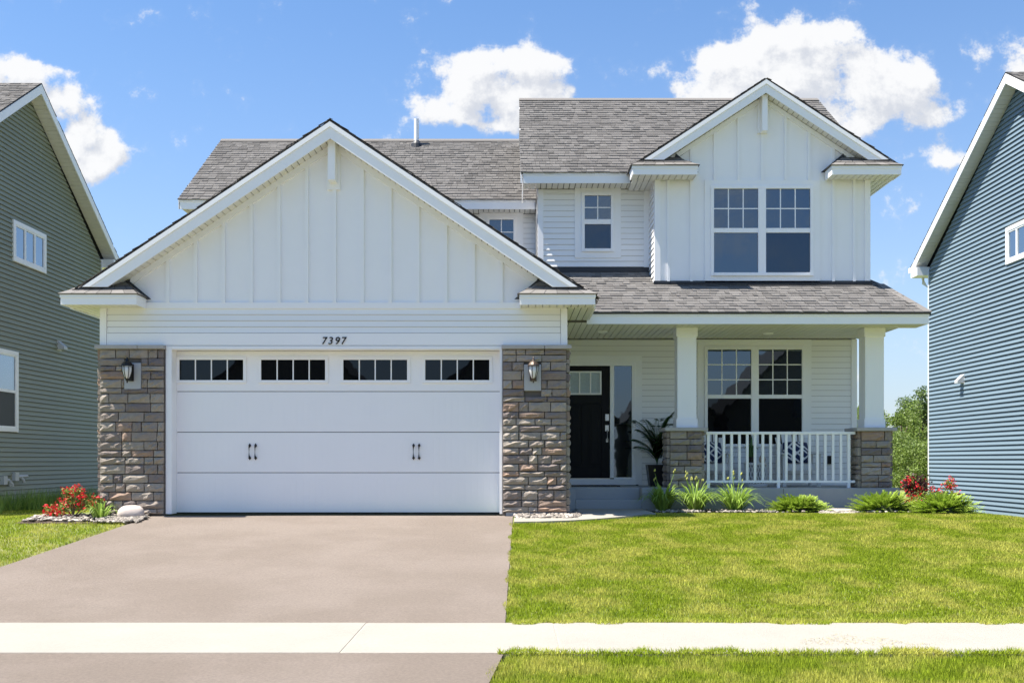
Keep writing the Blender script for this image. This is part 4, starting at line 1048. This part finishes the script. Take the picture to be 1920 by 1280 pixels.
# left: sage green
XLH = -10.72
lw1 = (dep(22, XLH), dep(83.5, XLH)); 
dm1 = (lw1[0]+lw1[1])/2
W1 = (lw1[0], lw1[1], pz(489, lw1[0]), pz(411, lw1[0]))
W2 = (dep(-22, XLH), dep(31, XLH), pz(810, dep(31, XLH)), pz(660, dep(31, XLH)))
lh, lhw, lhr = side_house('neighbour_house', 'sage green clapboard house at the left edge with cream soffit', XLH, -1, GREEN, 18.6, 26.7, 22.62, 6.12, 9.12, .42, .32, [W1, W2], -.35)
wall_window(lh, XLH, -1, *W1, 3, 1); wall_window(lh, XLH, -1, *W2, 1, 2, mat=[SCREEN, SASHBL])
XRH = 10.62
rw1 = (dep(1948, XRH), dep(1889, XRH)); W3 = (rw1[0], rw1[1], pz(497, rw1[1]), pz(428, rw1[1]))
rh, rhw, rhr = side_house('neighbour_house', 'slate blue clapboard house at the right edge in full sun', XRH, 1, BLUE, 16.7, 26.05, 21.4, 5.80, 8.90, .42, .30, [W3], -.6)
wall_window(rh, XRH, 1, *W3, 3, 1)
def hood_vent(parent, X, s, x, y, size):
    d = dep(x, X); z = pz(y, d); m = MB(); n = -s
    m.box(min(X, X+n*.02), max(X, X+n*.02), d-.11*size, d+.11*size, z-.12*size, z+.12*size)
    m.prism([(X+n*.02, d-.09*size, z+.11*size), (X+n*.17*size, d-.09*size, z-.03*size), (X+n*.17*size, d-.09*size, z-.09*size), (X+n*.02, d-.09*size, z-.09*size)], (0, .18*size, 0)); m.build('vent_hood', PVC, parent)
hood_vent(lh, XLH, -1, 110, 648, 1.0); hood_vent(rh, XRH, 1, 1806, 711, 1.0)
m = MB(); dd = dep(20, XLH+.1)
for (x, y, L, dr) in ((24, 893, .45, 0), (2, 900, .2, .12)):
    d = dep(x, XLH); z = pz(y, d); m = MB(); m.box(XLH, XLH+.10, d-.08, d+.08, z-.09, z+.09); m.tube([(XLH+.06, d, z), (XLH+.06, d+L, z), (XLH+.07, d+L+.05, z-dr)], .035, 10)
    m.tube([(XLH+.07, d+.2, z-.02), (XLH+.10, d+.26, z-.08), (XLH+.10, d+.28, z-.13)], .035, 10); m.build('vent_pipes', PVC, lh)
# downspout elbow at the far eave of the right house
m = MB(); m.tube([(XRH-.02, 26.42, 5.52), (XRH-.01, 26.40, 5.36), (XRH+.12, 26.2, 5.12), (XRH+.16, 26.16, -.3)], .045, 6); m.build('downspout', WHITE, rhr)

# houses across the street, seen only as reflections in the windows
for i, (xc, w_, hgt, rid) in enumerate(((-11.5, 10, 4.4, 9.0), (.5, 10.6, 4.2, 9.0), (9.2, 5.0, 4.0, 7.0), (17.5, 10, 4.6, 9.6))):
    t = thing('house_opposite', ['grey gabled house across the street, far left', 'grey gabled house straight across the street', 'small gabled garage wing across the street', 'grey gabled house across the street, far right'][i], 'house', (xc, -24, -.8))
    y0, y1 = -29, -22
    m = MB(); m.box(xc-w_/2, xc+w_/2, y0, y1, -.9, hgt-.8); m.prism([(xc-w_/2, y1, hgt-.8), (xc+w_/2, y1, hgt-.8), (xc, y1, rid-.9)], (0, -7, 0)); wv = m.build('wall', FARW, t)
    m = MB()
    for s in (-1, 1): m.prism([(xc, y1+.4, rid-.7), (xc+s*(w_/2+.4), y1+.4, hgt-1.0), (xc+s*(w_/2+.4), y0-.4, hgt-1.0), (xc, y0-.4, rid-.7)], (0, 0, -.2))
    m.build('roof', FARR, t)
    for (a, b, c, d) in ((-.34*w_, .1*w_, -.7, 1.5), (.2*w_, .34*w_, .3, 1.8), (-.12*w_, .1*w_, 3.2, 4.4)): box('window' if c > 0 else 'garage_door', WHITE if c < 0 else GLASSD, t, xc+a, xc+b, y1, y1+.04, c, d)

# ------------------------------------------------------------------ planting
def soup(name, P, size, mat, parent, seed=0, aspect=.55, up=0., loc=(0, 0, 0)):
    """leaf-sized rhombi at points P with random orientation"""
    rg = np.random.default_rng(seed); n = len(P); a = rg.normal(size=(n, 3)); a[:, 2] += up; a /= np.linalg.norm(a, axis=1)[:, None]
    b = np.cross(a, rg.normal(size=(n, 3))); b /= np.linalg.norm(b, axis=1)[:, None]
    s = (size*rg.uniform(.6, 1.25, n))[:, None]; c = b*s*aspect*.5
    V = np.stack([P-a*s*.5, P+c, P+a*s*.5, P-c], 1).reshape(-1, 3); Fq = np.arange(4*n).reshape(n, 4)
    return npmesh(name, V, Fq, mat, parent, loc)
def clump_points(rg, centres, radii, n, shell=.55):
    k_ = rg.integers(0, len(centres), n); d = rg.normal(size=(n, 3)); d /= np.linalg.norm(d, axis=1)[:, None]
    r = rg.uniform(shell, 1, n)[:, None]*np.array(radii)[k_][:, None]*rg.uniform(.8, 1.1, n)[:, None]
    return np.array(centres)[k_]+d*r
def daylily(x, d, w, h, label, buds=6, seed=0, group='daylily clumps', n=120):
    X = px(x, d); z = float(ground_z(X, d)); t = thing('daylily', label, 'plant', (X, d, z), group)
    blades('leaves', (X, d, z), n, h, w, .027, LILY, t, seg=6, droop=.9, seed=seed, base_r=.09, minlean=.35)
    if buds:
        rg = random.Random(seed); m = MB()
        for i in range(buds):
            a = rg.uniform(0, 6.28); r = rg.uniform(.05, .2); hh = h*rg.uniform(1.05, 1.4); tip = (X+r*math.cos(a), d+r*math.sin(a)*.6, z+hh)
            m.tube([(X, d, z), (X+.5*r*math.cos(a), d, z+hh*.6), tip], .003, 4)
            for q in range(rg.randint(1, 3)):
                o = (tip[0]+rg.uniform(-.02, .02), tip[1], tip[2]+rg.uniform(-.01, .03)); MB().tube([o, (o[0]+.005, o[1], o[2]+.02), (o[0]+.008, o[1], o[2]+.045)], [.004, .012, .003], 5).build('bud', BUD, t)
        m.build('flower_stems', LILY, t)
daylily(1243, 16.62, .50, .47, 'daylily clump nearest the porch steps, partly in shade', 3, 11)
daylily(1303, 16.50, .57, .48, 'daylily clump with yellow buds in front of the left porch pier', 8, 12)
daylily(1378, 16.42, .64, .46, 'daylily clump with arching leaves below the left end of the railing', 6, 13)
daylily(188, 14.85, .28, .28, 'small daylily beside the boulder left of the garage', 0, 14, n=60)
def juniper(x, d, rx, h, label, seed):
    rg = np.random.default_rng(seed); X = px(x, d); z = float(ground_z(X, d)); t = thing('juniper', label, 'shrub', (X, d, z), 'low spreading junipers')
    V = []; Fc = []; k_ = 0; n = 460
    core = []
    for i in range(n):
        a = rg.uniform(0, 2*np.pi); el = rg.uniform(.0, 1.25); r0 = rg.uniform(.25, .8)
        dv = np.array([math.cos(a)*math.cos(el), math.sin(a)*math.cos(el)*.75, math.sin(el)*.62]); 
        tip = np.array([X, d, z+.02])+dv*np.array([rx, rx*.8, h*1.5])*rg.uniform(.72, 1.08); st = np.array([X, d, z+.03])+(tip-np.array([X, d, z]))*r0*.55
        ax = tip-st; L = np.linalg.norm(ax); ax /= L; sd = np.cross(ax, [0, 0, 1.]); sd /= np.linalg.norm(sd)+1e-6; up = np.cross(sd, ax)
        ns = 13
        for q in range(ns):
            tq = (q+.5)/ns; p = st+ax*L*tq
            for s in (-1, 0, 1):
                ll = .062*(1-.55*tq)*rg.uniform(.7, 1.2); dv2 = ax*.8+sd*s*.65+up*rg.uniform(-.2, .5); dv2 /= np.linalg.norm(dv2); wv = np.cross(dv2, up+.3*sd); wv /= np.linalg.norm(wv)+1e-6
                V += [p-wv*.009, p+wv*.009, p+dv2*ll*1.15]; Fc.append((k_, k_+1, k_+2)); k_ += 3
    npmesh('sprays', np.array(V), np.array(Fc), JUN, t)
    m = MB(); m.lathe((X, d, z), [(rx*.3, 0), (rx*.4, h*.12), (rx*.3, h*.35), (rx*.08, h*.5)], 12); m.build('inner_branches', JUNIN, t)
juniper(1495, 16.35, .56, .31, 'low spreading juniper in front of the middle of the porch slab', 21)
juniper(1655, 16.25, .62, .38, 'low spreading juniper in front of the right stone pier', 22)
juniper(1770, 15.75, .60, .38, 'low spreading juniper under the red shrub at the blue house', 23)
def weigela(x, d, w, h, label, seed, dark=False, lobes=None):
    rg = np.random.default_rng(seed); X = px(x, d); z = float(ground_z(X, d)); t = thing('flowering_shrub', label, 'shrub', (X, d, z), 'red flowering shrubs')
    C = [np.array([X+a*w, d+b*w*.6, z+c*h]) for a, b, c, _ in lobes]; rad = [l[3]*w for l in lobes]
    m = MB()
    for c in C: m.tube([(X, d, z), tuple((np.array([X, d, z])+c)/2+np.array([.02, 0, .03])), tuple(c)], [.012, .008, .004], 5)
    m.build('branches', BARK, t)
    soup('leaves', clump_points(rg, C, rad, 900, .1), .05, SHLEAF, t, seed, .5)
    if dark: soup('dark_leaves', clump_points(rg, C[-2:], [r*1.15 for r in rad[-2:]], 700, .1), .055, DARKLEAF, t, seed+1, .5)
    P = clump_points(rg, C, [r*1.08 for r in rad], 165, .75); P = np.repeat(P, 6, 0)+rg.normal(size=(165*6, 3))*.017
    soup('flowers', P, .030, RED, t, seed+2, .8)
weigela(136, 15.0, .42, .48, 'red flowering shrub left of the garage, next to the pale boulder', 31, lobes=[(-.75, 0, .22, .28), (-.35, -.1, .35, .35), (0, 0, .6, .36), (.15, 0, .86, .25), (.55, 0, .52, .34), (.9, .1, .48, .22), (-.2, .1, .8, .2), (-.6, -.2, .12, .3)])
weigela(1742, 16.3, .48, .58, 'red flowering shrub with dark leaves between porch and blue house', 32, True, [(-.3, 0, .5, .3), (.15, 0, .5, .32), (.55, 0, .55, .3), (.85, 0, .42, .25), (.7, .1, .82, .22), (-.55, 0, .4, .28), (-.25, .2, .85, .34), (-.6, .2, .8, .26)])
# twigs in the left shrub
# boulder, flagstones, pebbles
def rock(name, X, d, sx, sy, sz, mat, label, cat, seed, flat=False):
    rg = random.Random(seed); z = float(ground_z(X, d)); n, r = 18, 10; m = MB()
    ph = [rg.uniform(0, 6.28) for _ in range(6)]
    for j in range(r+1):
        th = math.pi*j/r
        for i in range(n):
            a = 2*math.pi*i/n; q = 1+.05*math.sin(2*a+ph[0])+.04*math.sin(3*a+ph[1]+2*th)+.03*math.sin(5*th+ph[2]); p = .55 if flat else .9
            sg = lambda t_, e: math.copysign(abs(t_)**e, t_)
            m.v.append((X+sx*q*sg(math.sin(th), p)*sg(math.cos(a), p), d+sy*q*sg(math.sin(th), p)*sg(math.sin(a), p), z+sz*.75+sz*q*sg(math.cos(th), p)))
    for j in range(r):
        for i in range(n): a_ = j*n+i; b_ = j*n+(i+1) % n; m.f.append((a_, a_+n, b_+n, b_))
    o = m.build(name, mat, None, loc=(X, d, z), smooth=not flat); tag(o, label, cat); return o
rock('boulder', px(245, 14.95), 14.95, .185, .15, .115, BOULDER, 'smooth pinkish boulder at the foot of the left garage pier', 'boulder', 1)
rock('flagstone', px(140, 14.75), 14.75, .26, .12, .022, SLATE, 'flat flagstone edging in front of the red shrub left of the garage', 'flagstone', 2, True)
rock('flagstone', px(1573, 16.35), 16.40, .24, .12, .045, SLATE, 'thick flat stone, rear one between the two right junipers', 'flagstone', 3, True)
rock('flagstone', px(1566, 16.1), 16.05, .28, .12, .022, SLATE, 'thin flat stone nearest the lawn between the junipers', 'flagstone', 4, True)
rock('flagstone', px(1285, 16.2), 16.2, .2, .1, .02, SLATE, 'pale flat stone at the foot of the daylily by the left porch pier', 'flagstone', 5, True)
def pebbles(name, regions, n, label, seed):
    rg = np.random.default_rng(seed); ico = []
    base = np.array([(1,0,0),(-1,0,0),(0,1,0),(0,-1,0),(0,0,1),(0,0,-1)], float); fc = np.array([(0,2,4),(2,1,4),(1,3,4),(3,0,4),(2,0,5),(1,2,5),(3,1,5),(0,3,5)])
    # one subdivision for roundness
    vs = list(map(tuple, base)); fs = []
    def mid(a, b):
        p = np.array(vs[a])+np.array(vs[b]); p /= np.linalg.norm(p); vs.append(tuple(p)); return len(vs)-1
    for a, b, c in fc: x, y, z_ = mid(a, b), mid(b, c), mid(c, a); fs += [(a, x, z_), (x, b, y), (z_, y, c), (x, y, z_)]
    base = np.array(vs); fc = np.array(fs); V = []; Fc = []; 
    for k_ in range(n):
        q = regions[rg.integers(0, len(regions))]; X = rg.uniform(q[0], q[1]); d = rg.uniform(q[2], q[3]); s = rg.uniform(.014, .034); sc = np.array([s*rg.uniform(.9, 1.5), s*rg.uniform(.8, 1.2), s*.7]); a = rg.uniform(0, 6.28)
        b = base*sc*(1+rg.normal(size=(len(base), 1))*.06); b = np.stack([b[:, 0]*math.cos(a)-b[:, 1]*math.sin(a), b[:, 0]*math.sin(a)+b[:, 1]*math.cos(a), b[:, 2]], 1)
        V.append(b+np.array([X, d, float(ground_z(X, d))+.03+rg.uniform(0, .02)])); Fc.append(fc+k_*len(base))
    o = npmesh(name, np.concatenate(V), np.concatenate(Fc), PEBBLE, smooth=True); tag(o, label, 'pebbles', kind='stuff')
pebbles('pebble_bed', [(-7.0, -5.35, 14.6, 15.15), (-5.9, -5.3, 14.45, 15.0)], 900, 'river pebbles round the boulder left of the garage door', 1)
pebbles('pebble_bed', [(.04, .95, 14.85, 15.2), (.6, 1.0, 15.0, 16.0)], 650, 'river pebbles at the foot of the pier beside the front walk', 2)
pebbles('pebble_bed', [(2.5, 3.0, 16.1, 16.5), (3.3, 4.2, 16.05, 16.6), (4.8, 6.3, 16.0, 16.6), (2.2, 7.4, 16.0, 16.9)], 1500, 'river pebbles along the foot of the porch slab', 3)
# front walk
sheet('planting_bed', [(2.15, 15.96), (7.5, 15.96), (7.5, 16.96), (2.15, 16.96)], MULCH, .012)
sheet('planting_bed', [(-7.05, 14.5), (-5.34, 14.5), (-5.34, 15.2), (-7.05, 15.2)], MULCH, .012)
wk = MB(); 
def wz(d): return float(np.interp(d, PD, PZ))+.035
WKX = [.03, .4, .8, 1.2, 1.5, 1.75, 1.9]
def wcurve(X): return 14.50 + .19*np.maximum(X, 0)**2.0
wk.prism([(x, float(wcurve(x)), wz(float(wcurve(x)))) for x in WKX] + [(2.0, 15.3, wz(15.3)), (1.05, 15.3, wz(15.3)), (.03, 14.86, wz(14.86))], (0, 0, -.1))
wk.prism([(1.05, 15.301, wz(15.3)), (2.15, 15.301, wz(15.3)), (2.15, DSL-.006, wz(15.5)), (1.05, DSL-.006, wz(15.5))], (0, 0, -.1))
wk = wk.build('front_walk', SIDEW); tag(wk, kind='structure')

# ------------------------------------------------------------------ lawns
def lawn(name, n, region, label, hmin, hmax, width, inside, seed, mat=GRASS, zoff=0, cat='grass', lean=.5):
    rg = np.random.default_rng(seed); X = rg.uniform(region[0], region[1], n); D = rg.uniform(region[2], region[3], n); k_ = inside(X, D); X, D = X[k_], D[k_]; n = len(X)
    Z = ground_z(X, D)+zoff; h = rg.uniform(hmin, hmax, n); a = rg.uniform(0, 2*np.pi, n); l = rg.uniform(.05, lean, n)*h
    B = np.stack([X, D, Z], 1); tip = B+np.stack([l*np.cos(a), l*np.sin(a), h], 1); b = rg.uniform(0, np.pi, n); w = width*rg.uniform(.7, 1.3, n)*.5
    sd = np.stack([np.cos(b)*w, np.sin(b)*w, np.zeros(n)], 1); V = np.stack([B-sd, B+sd, tip], 1).reshape(-1, 3)
    o = npmesh(name, V, np.arange(3*n).reshape(n, 3), mat); tag(o, label, cat, kind='stuff'); return o
def in_right(X, D):
    e = np.where(D > 8.83, -.045+.06*(D-8.83)/6.4, 0)
    wob = .03*np.sin(D*5.1)+.02*np.sin(D*11.7)
    walk = (D > 14.46+.19*np.maximum(X, 0)**2+.03*np.sin(X*7)) & (X < 2.12+.05*np.sin(D*9)) & (X > -.1)
    bed = (D > 16.04+.06*np.sin(X*2.3)-.35*sstep((X-5.9)/.6)) & (X < 7.5)
    return (X > e-.015+wob*.7) & (D > 8.86+.02*np.sin(X*9)) & ~walk & ~bed & (X < 1.2+D*.62)
lawn('lawn_grass', 760000, (-.1, 11, 8.85, 17.5), 'mown lawn between the pavement and the porch', .015, .042, .0105, in_right, 1)
lawn('lawn_grass', 130000, (-.2, 6, 5.6, 7.5), 'strip of grass between pavement and street at lower right', .02, .052, .009, lambda X, D: (X > -.06-.10*np.maximum(0, 7.45-D)-.02+.03*np.sin(D*8)+.05*np.exp(-((D-7.45)/.1)**2)) & (D < 7.43+.015*np.sin(X*11)) & (X < 1.0+D*.62), 2)
lawn('lawn_grass', 330000, (-13, -5.2, 9.5, 26), 'lawn left of the driveway running back to the green house', .015, .045, .0105, lambda X, D: (X < -5.33-.57*(15.22-D)/6.39-.02+.03*np.sin(D*6)) & (X > -1.6-D*.55) & ((D < 14.55+.08*np.sin(X*3)) | (X < -7.0)) & (X > -10.7), 3)
lawn('lawn_grass', 120000, (6.6, 10.6, 15.9, 27), 'grass between the porch and the blue house', .03, .07, .008, lambda X, D: (X > 7.3) | (D > 17.6), 4)
lawn('edge_grass', 26000, (.0, 9, 8.79, 8.93), 'dry trimmed grass edge along the pavement', .015, .045, .008, lambda X, D: X > 0, 5, DRY, lean=1.6)
lawn('edge_grass', 5000, (-6.2, -5.2, 8.85, 15.0), 'dry grass edge along the left side of the driveway', .02, .045, .006, lambda X, D: np.abs(X+5.33+.57*(15.22-D)/6.39+.05) < .06, 6, DRY, lean=1.2)
lawn('edge_grass', 16000, (.0, 9, 8.70, 8.90), 'ragged grass creeping over the far edge of the pavement', .015, .05, .008, lambda X, D: D > 8.82-.09*np.clip(np.sin(X*3.1)+np.sin(X*7.7+1)+.8*np.sin(X*17.3), 0, 1.2), 15, GRASS, zoff=.03, lean=1.3)
lawn('edge_grass', 12000, (-.1, 5.5, 7.40, 7.58), 'ragged grass creeping over the near edge of the pavement', .015, .05, .008, lambda X, D: D < 7.46+.08*np.clip(np.sin(X*4.3+2)+np.sin(X*9.1)+.8*np.sin(X*21), 0, 1.2), 16, GRASS, zoff=.03, lean=1.3)
lawn('grass_clippings', 700, (2.2, 3.3, 7.75, 8.25), 'dry grass clippings scattered on the pavement', .004, .01, .006, lambda X, D: np.sin(X*5+1)*.2+8 > D+.05*np.sin(X*21), 7, DRY, zoff=.036, lean=6)
lawn('grass_clippings', 350, (4.1, 4.7, 7.95, 8.15), 'dry clippings on the pavement at far right', .004, .01, .006, lambda X, D: np.sin(X*7)*.1+8.05 > D, 8, DRY, zoff=.036, lean=6)
lawn('tall_weeds', 9000, (-10.7, -9.3, 19, 26), 'tall weeds along the foot of the green wall', .15, .5, .012, lambda X, D: X < -10.0+.3*np.sin(D*3), 9, LILY, lean=.6, cat='weeds')

# ------------------------------------------------------------------ trees behind, seen between the houses
def tree(name, X, d, hgt, rad, label, mat, seed, lobes=16, leaves=5200, leaf=.16):
    rg = np.random.default_rng(seed); z = float(ground_z(X, d)); t = thing(name, label, 'tree', (X, d, z), 'trees behind the houses')
    m = MB(); m.tube([(X, d, z-.1), (X+.1, d, z+hgt*.35), (X, d, z+hgt*.75)], [.035*hgt, .025*hgt, .01*hgt], 8)
    C = []; rad_ = []
    for i in range(lobes):
        a = rg.uniform(0, 6.28); tt = rg.uniform(.12, 1); r = rad*math.sin(min(1, 1.15-tt*.75)*1.5)*rg.uniform(.3, .9); c = np.array([X+r*math.cos(a), d+r*math.sin(a), z+hgt*(.12+.8*tt)]); C.append(c); rad_.append(rad*rg.uniform(.22, .42))
        m.tube([(X, d, z+hgt*(.1+.5*tt)), tuple((c+np.array([X, d, z+hgt*.5*tt]))/2), tuple(c)], [.012*hgt, .008*hgt, .003*hgt], 5)
    m.build('trunk', BARK, t); soup('crown', clump_points(rg, C, rad_, int(leaves*1.7), .25), leaf*.75, mat, t, seed, .6)
# a band of small trees and bushes 40-60 m back
tree('broadleaf_tree', px(1722, 52), 52, 5.2, 1.5, 'tallest slim tree close to the corner of the blue house', TREE2, 41, 22, 6500)
tree('broadleaf_tree', px(1690, 50), 50, 4.2, 1.7, 'rounded mid-green tree just right of the porch column', TREE1, 42, 18)
tree('broadleaf_tree', px(1655, 54), 54, 4.6, 1.8, 'pale green tree mostly behind the right porch column', TREE1, 43, 18)
tree('broadleaf_tree', px(1615, 55), 55, 4.6, 1.9, 'tree seen in the slit between wall corner and porch column', TREE1, 44, 18)
tree('broadleaf_tree', px(1752, 56), 56, 5.0, 2.0, 'tree half hidden by the edge of the blue house', TREE1, 45, 18)
tree('bush', px(1700, 42), 42, 2.4, 1.5, 'bright green bush low between the stone pier and the blue house', TREE1, 46, 16, 5000, .12)
tree('bush', px(1730, 40), 40, 2.0, 1.3, 'low bush directly behind the red flowering shrub', TREE1, 47, 14, 4500, .12)
tree('bush', px(1672, 44), 44, 2.6, 1.5, 'bush showing beside the right edge of the stone pier', TREE2, 48, 14, 4500, .12)
for i, xx in enumerate((-26, -21.5, -17, 19, 25, 31)):
    tree('broadleaf_tree', xx, 62+3*(i % 2), 5.2, 2.2, ['tree behind the green house, farthest left', 'tree behind the middle of the green house', 'tree behind the gap by the green house', 'tree behind the blue house', 'tree farther right behind the blue house', 'tree at the far right behind the blue house'][i], TREE1, 60+i, 14, 3000, .22)
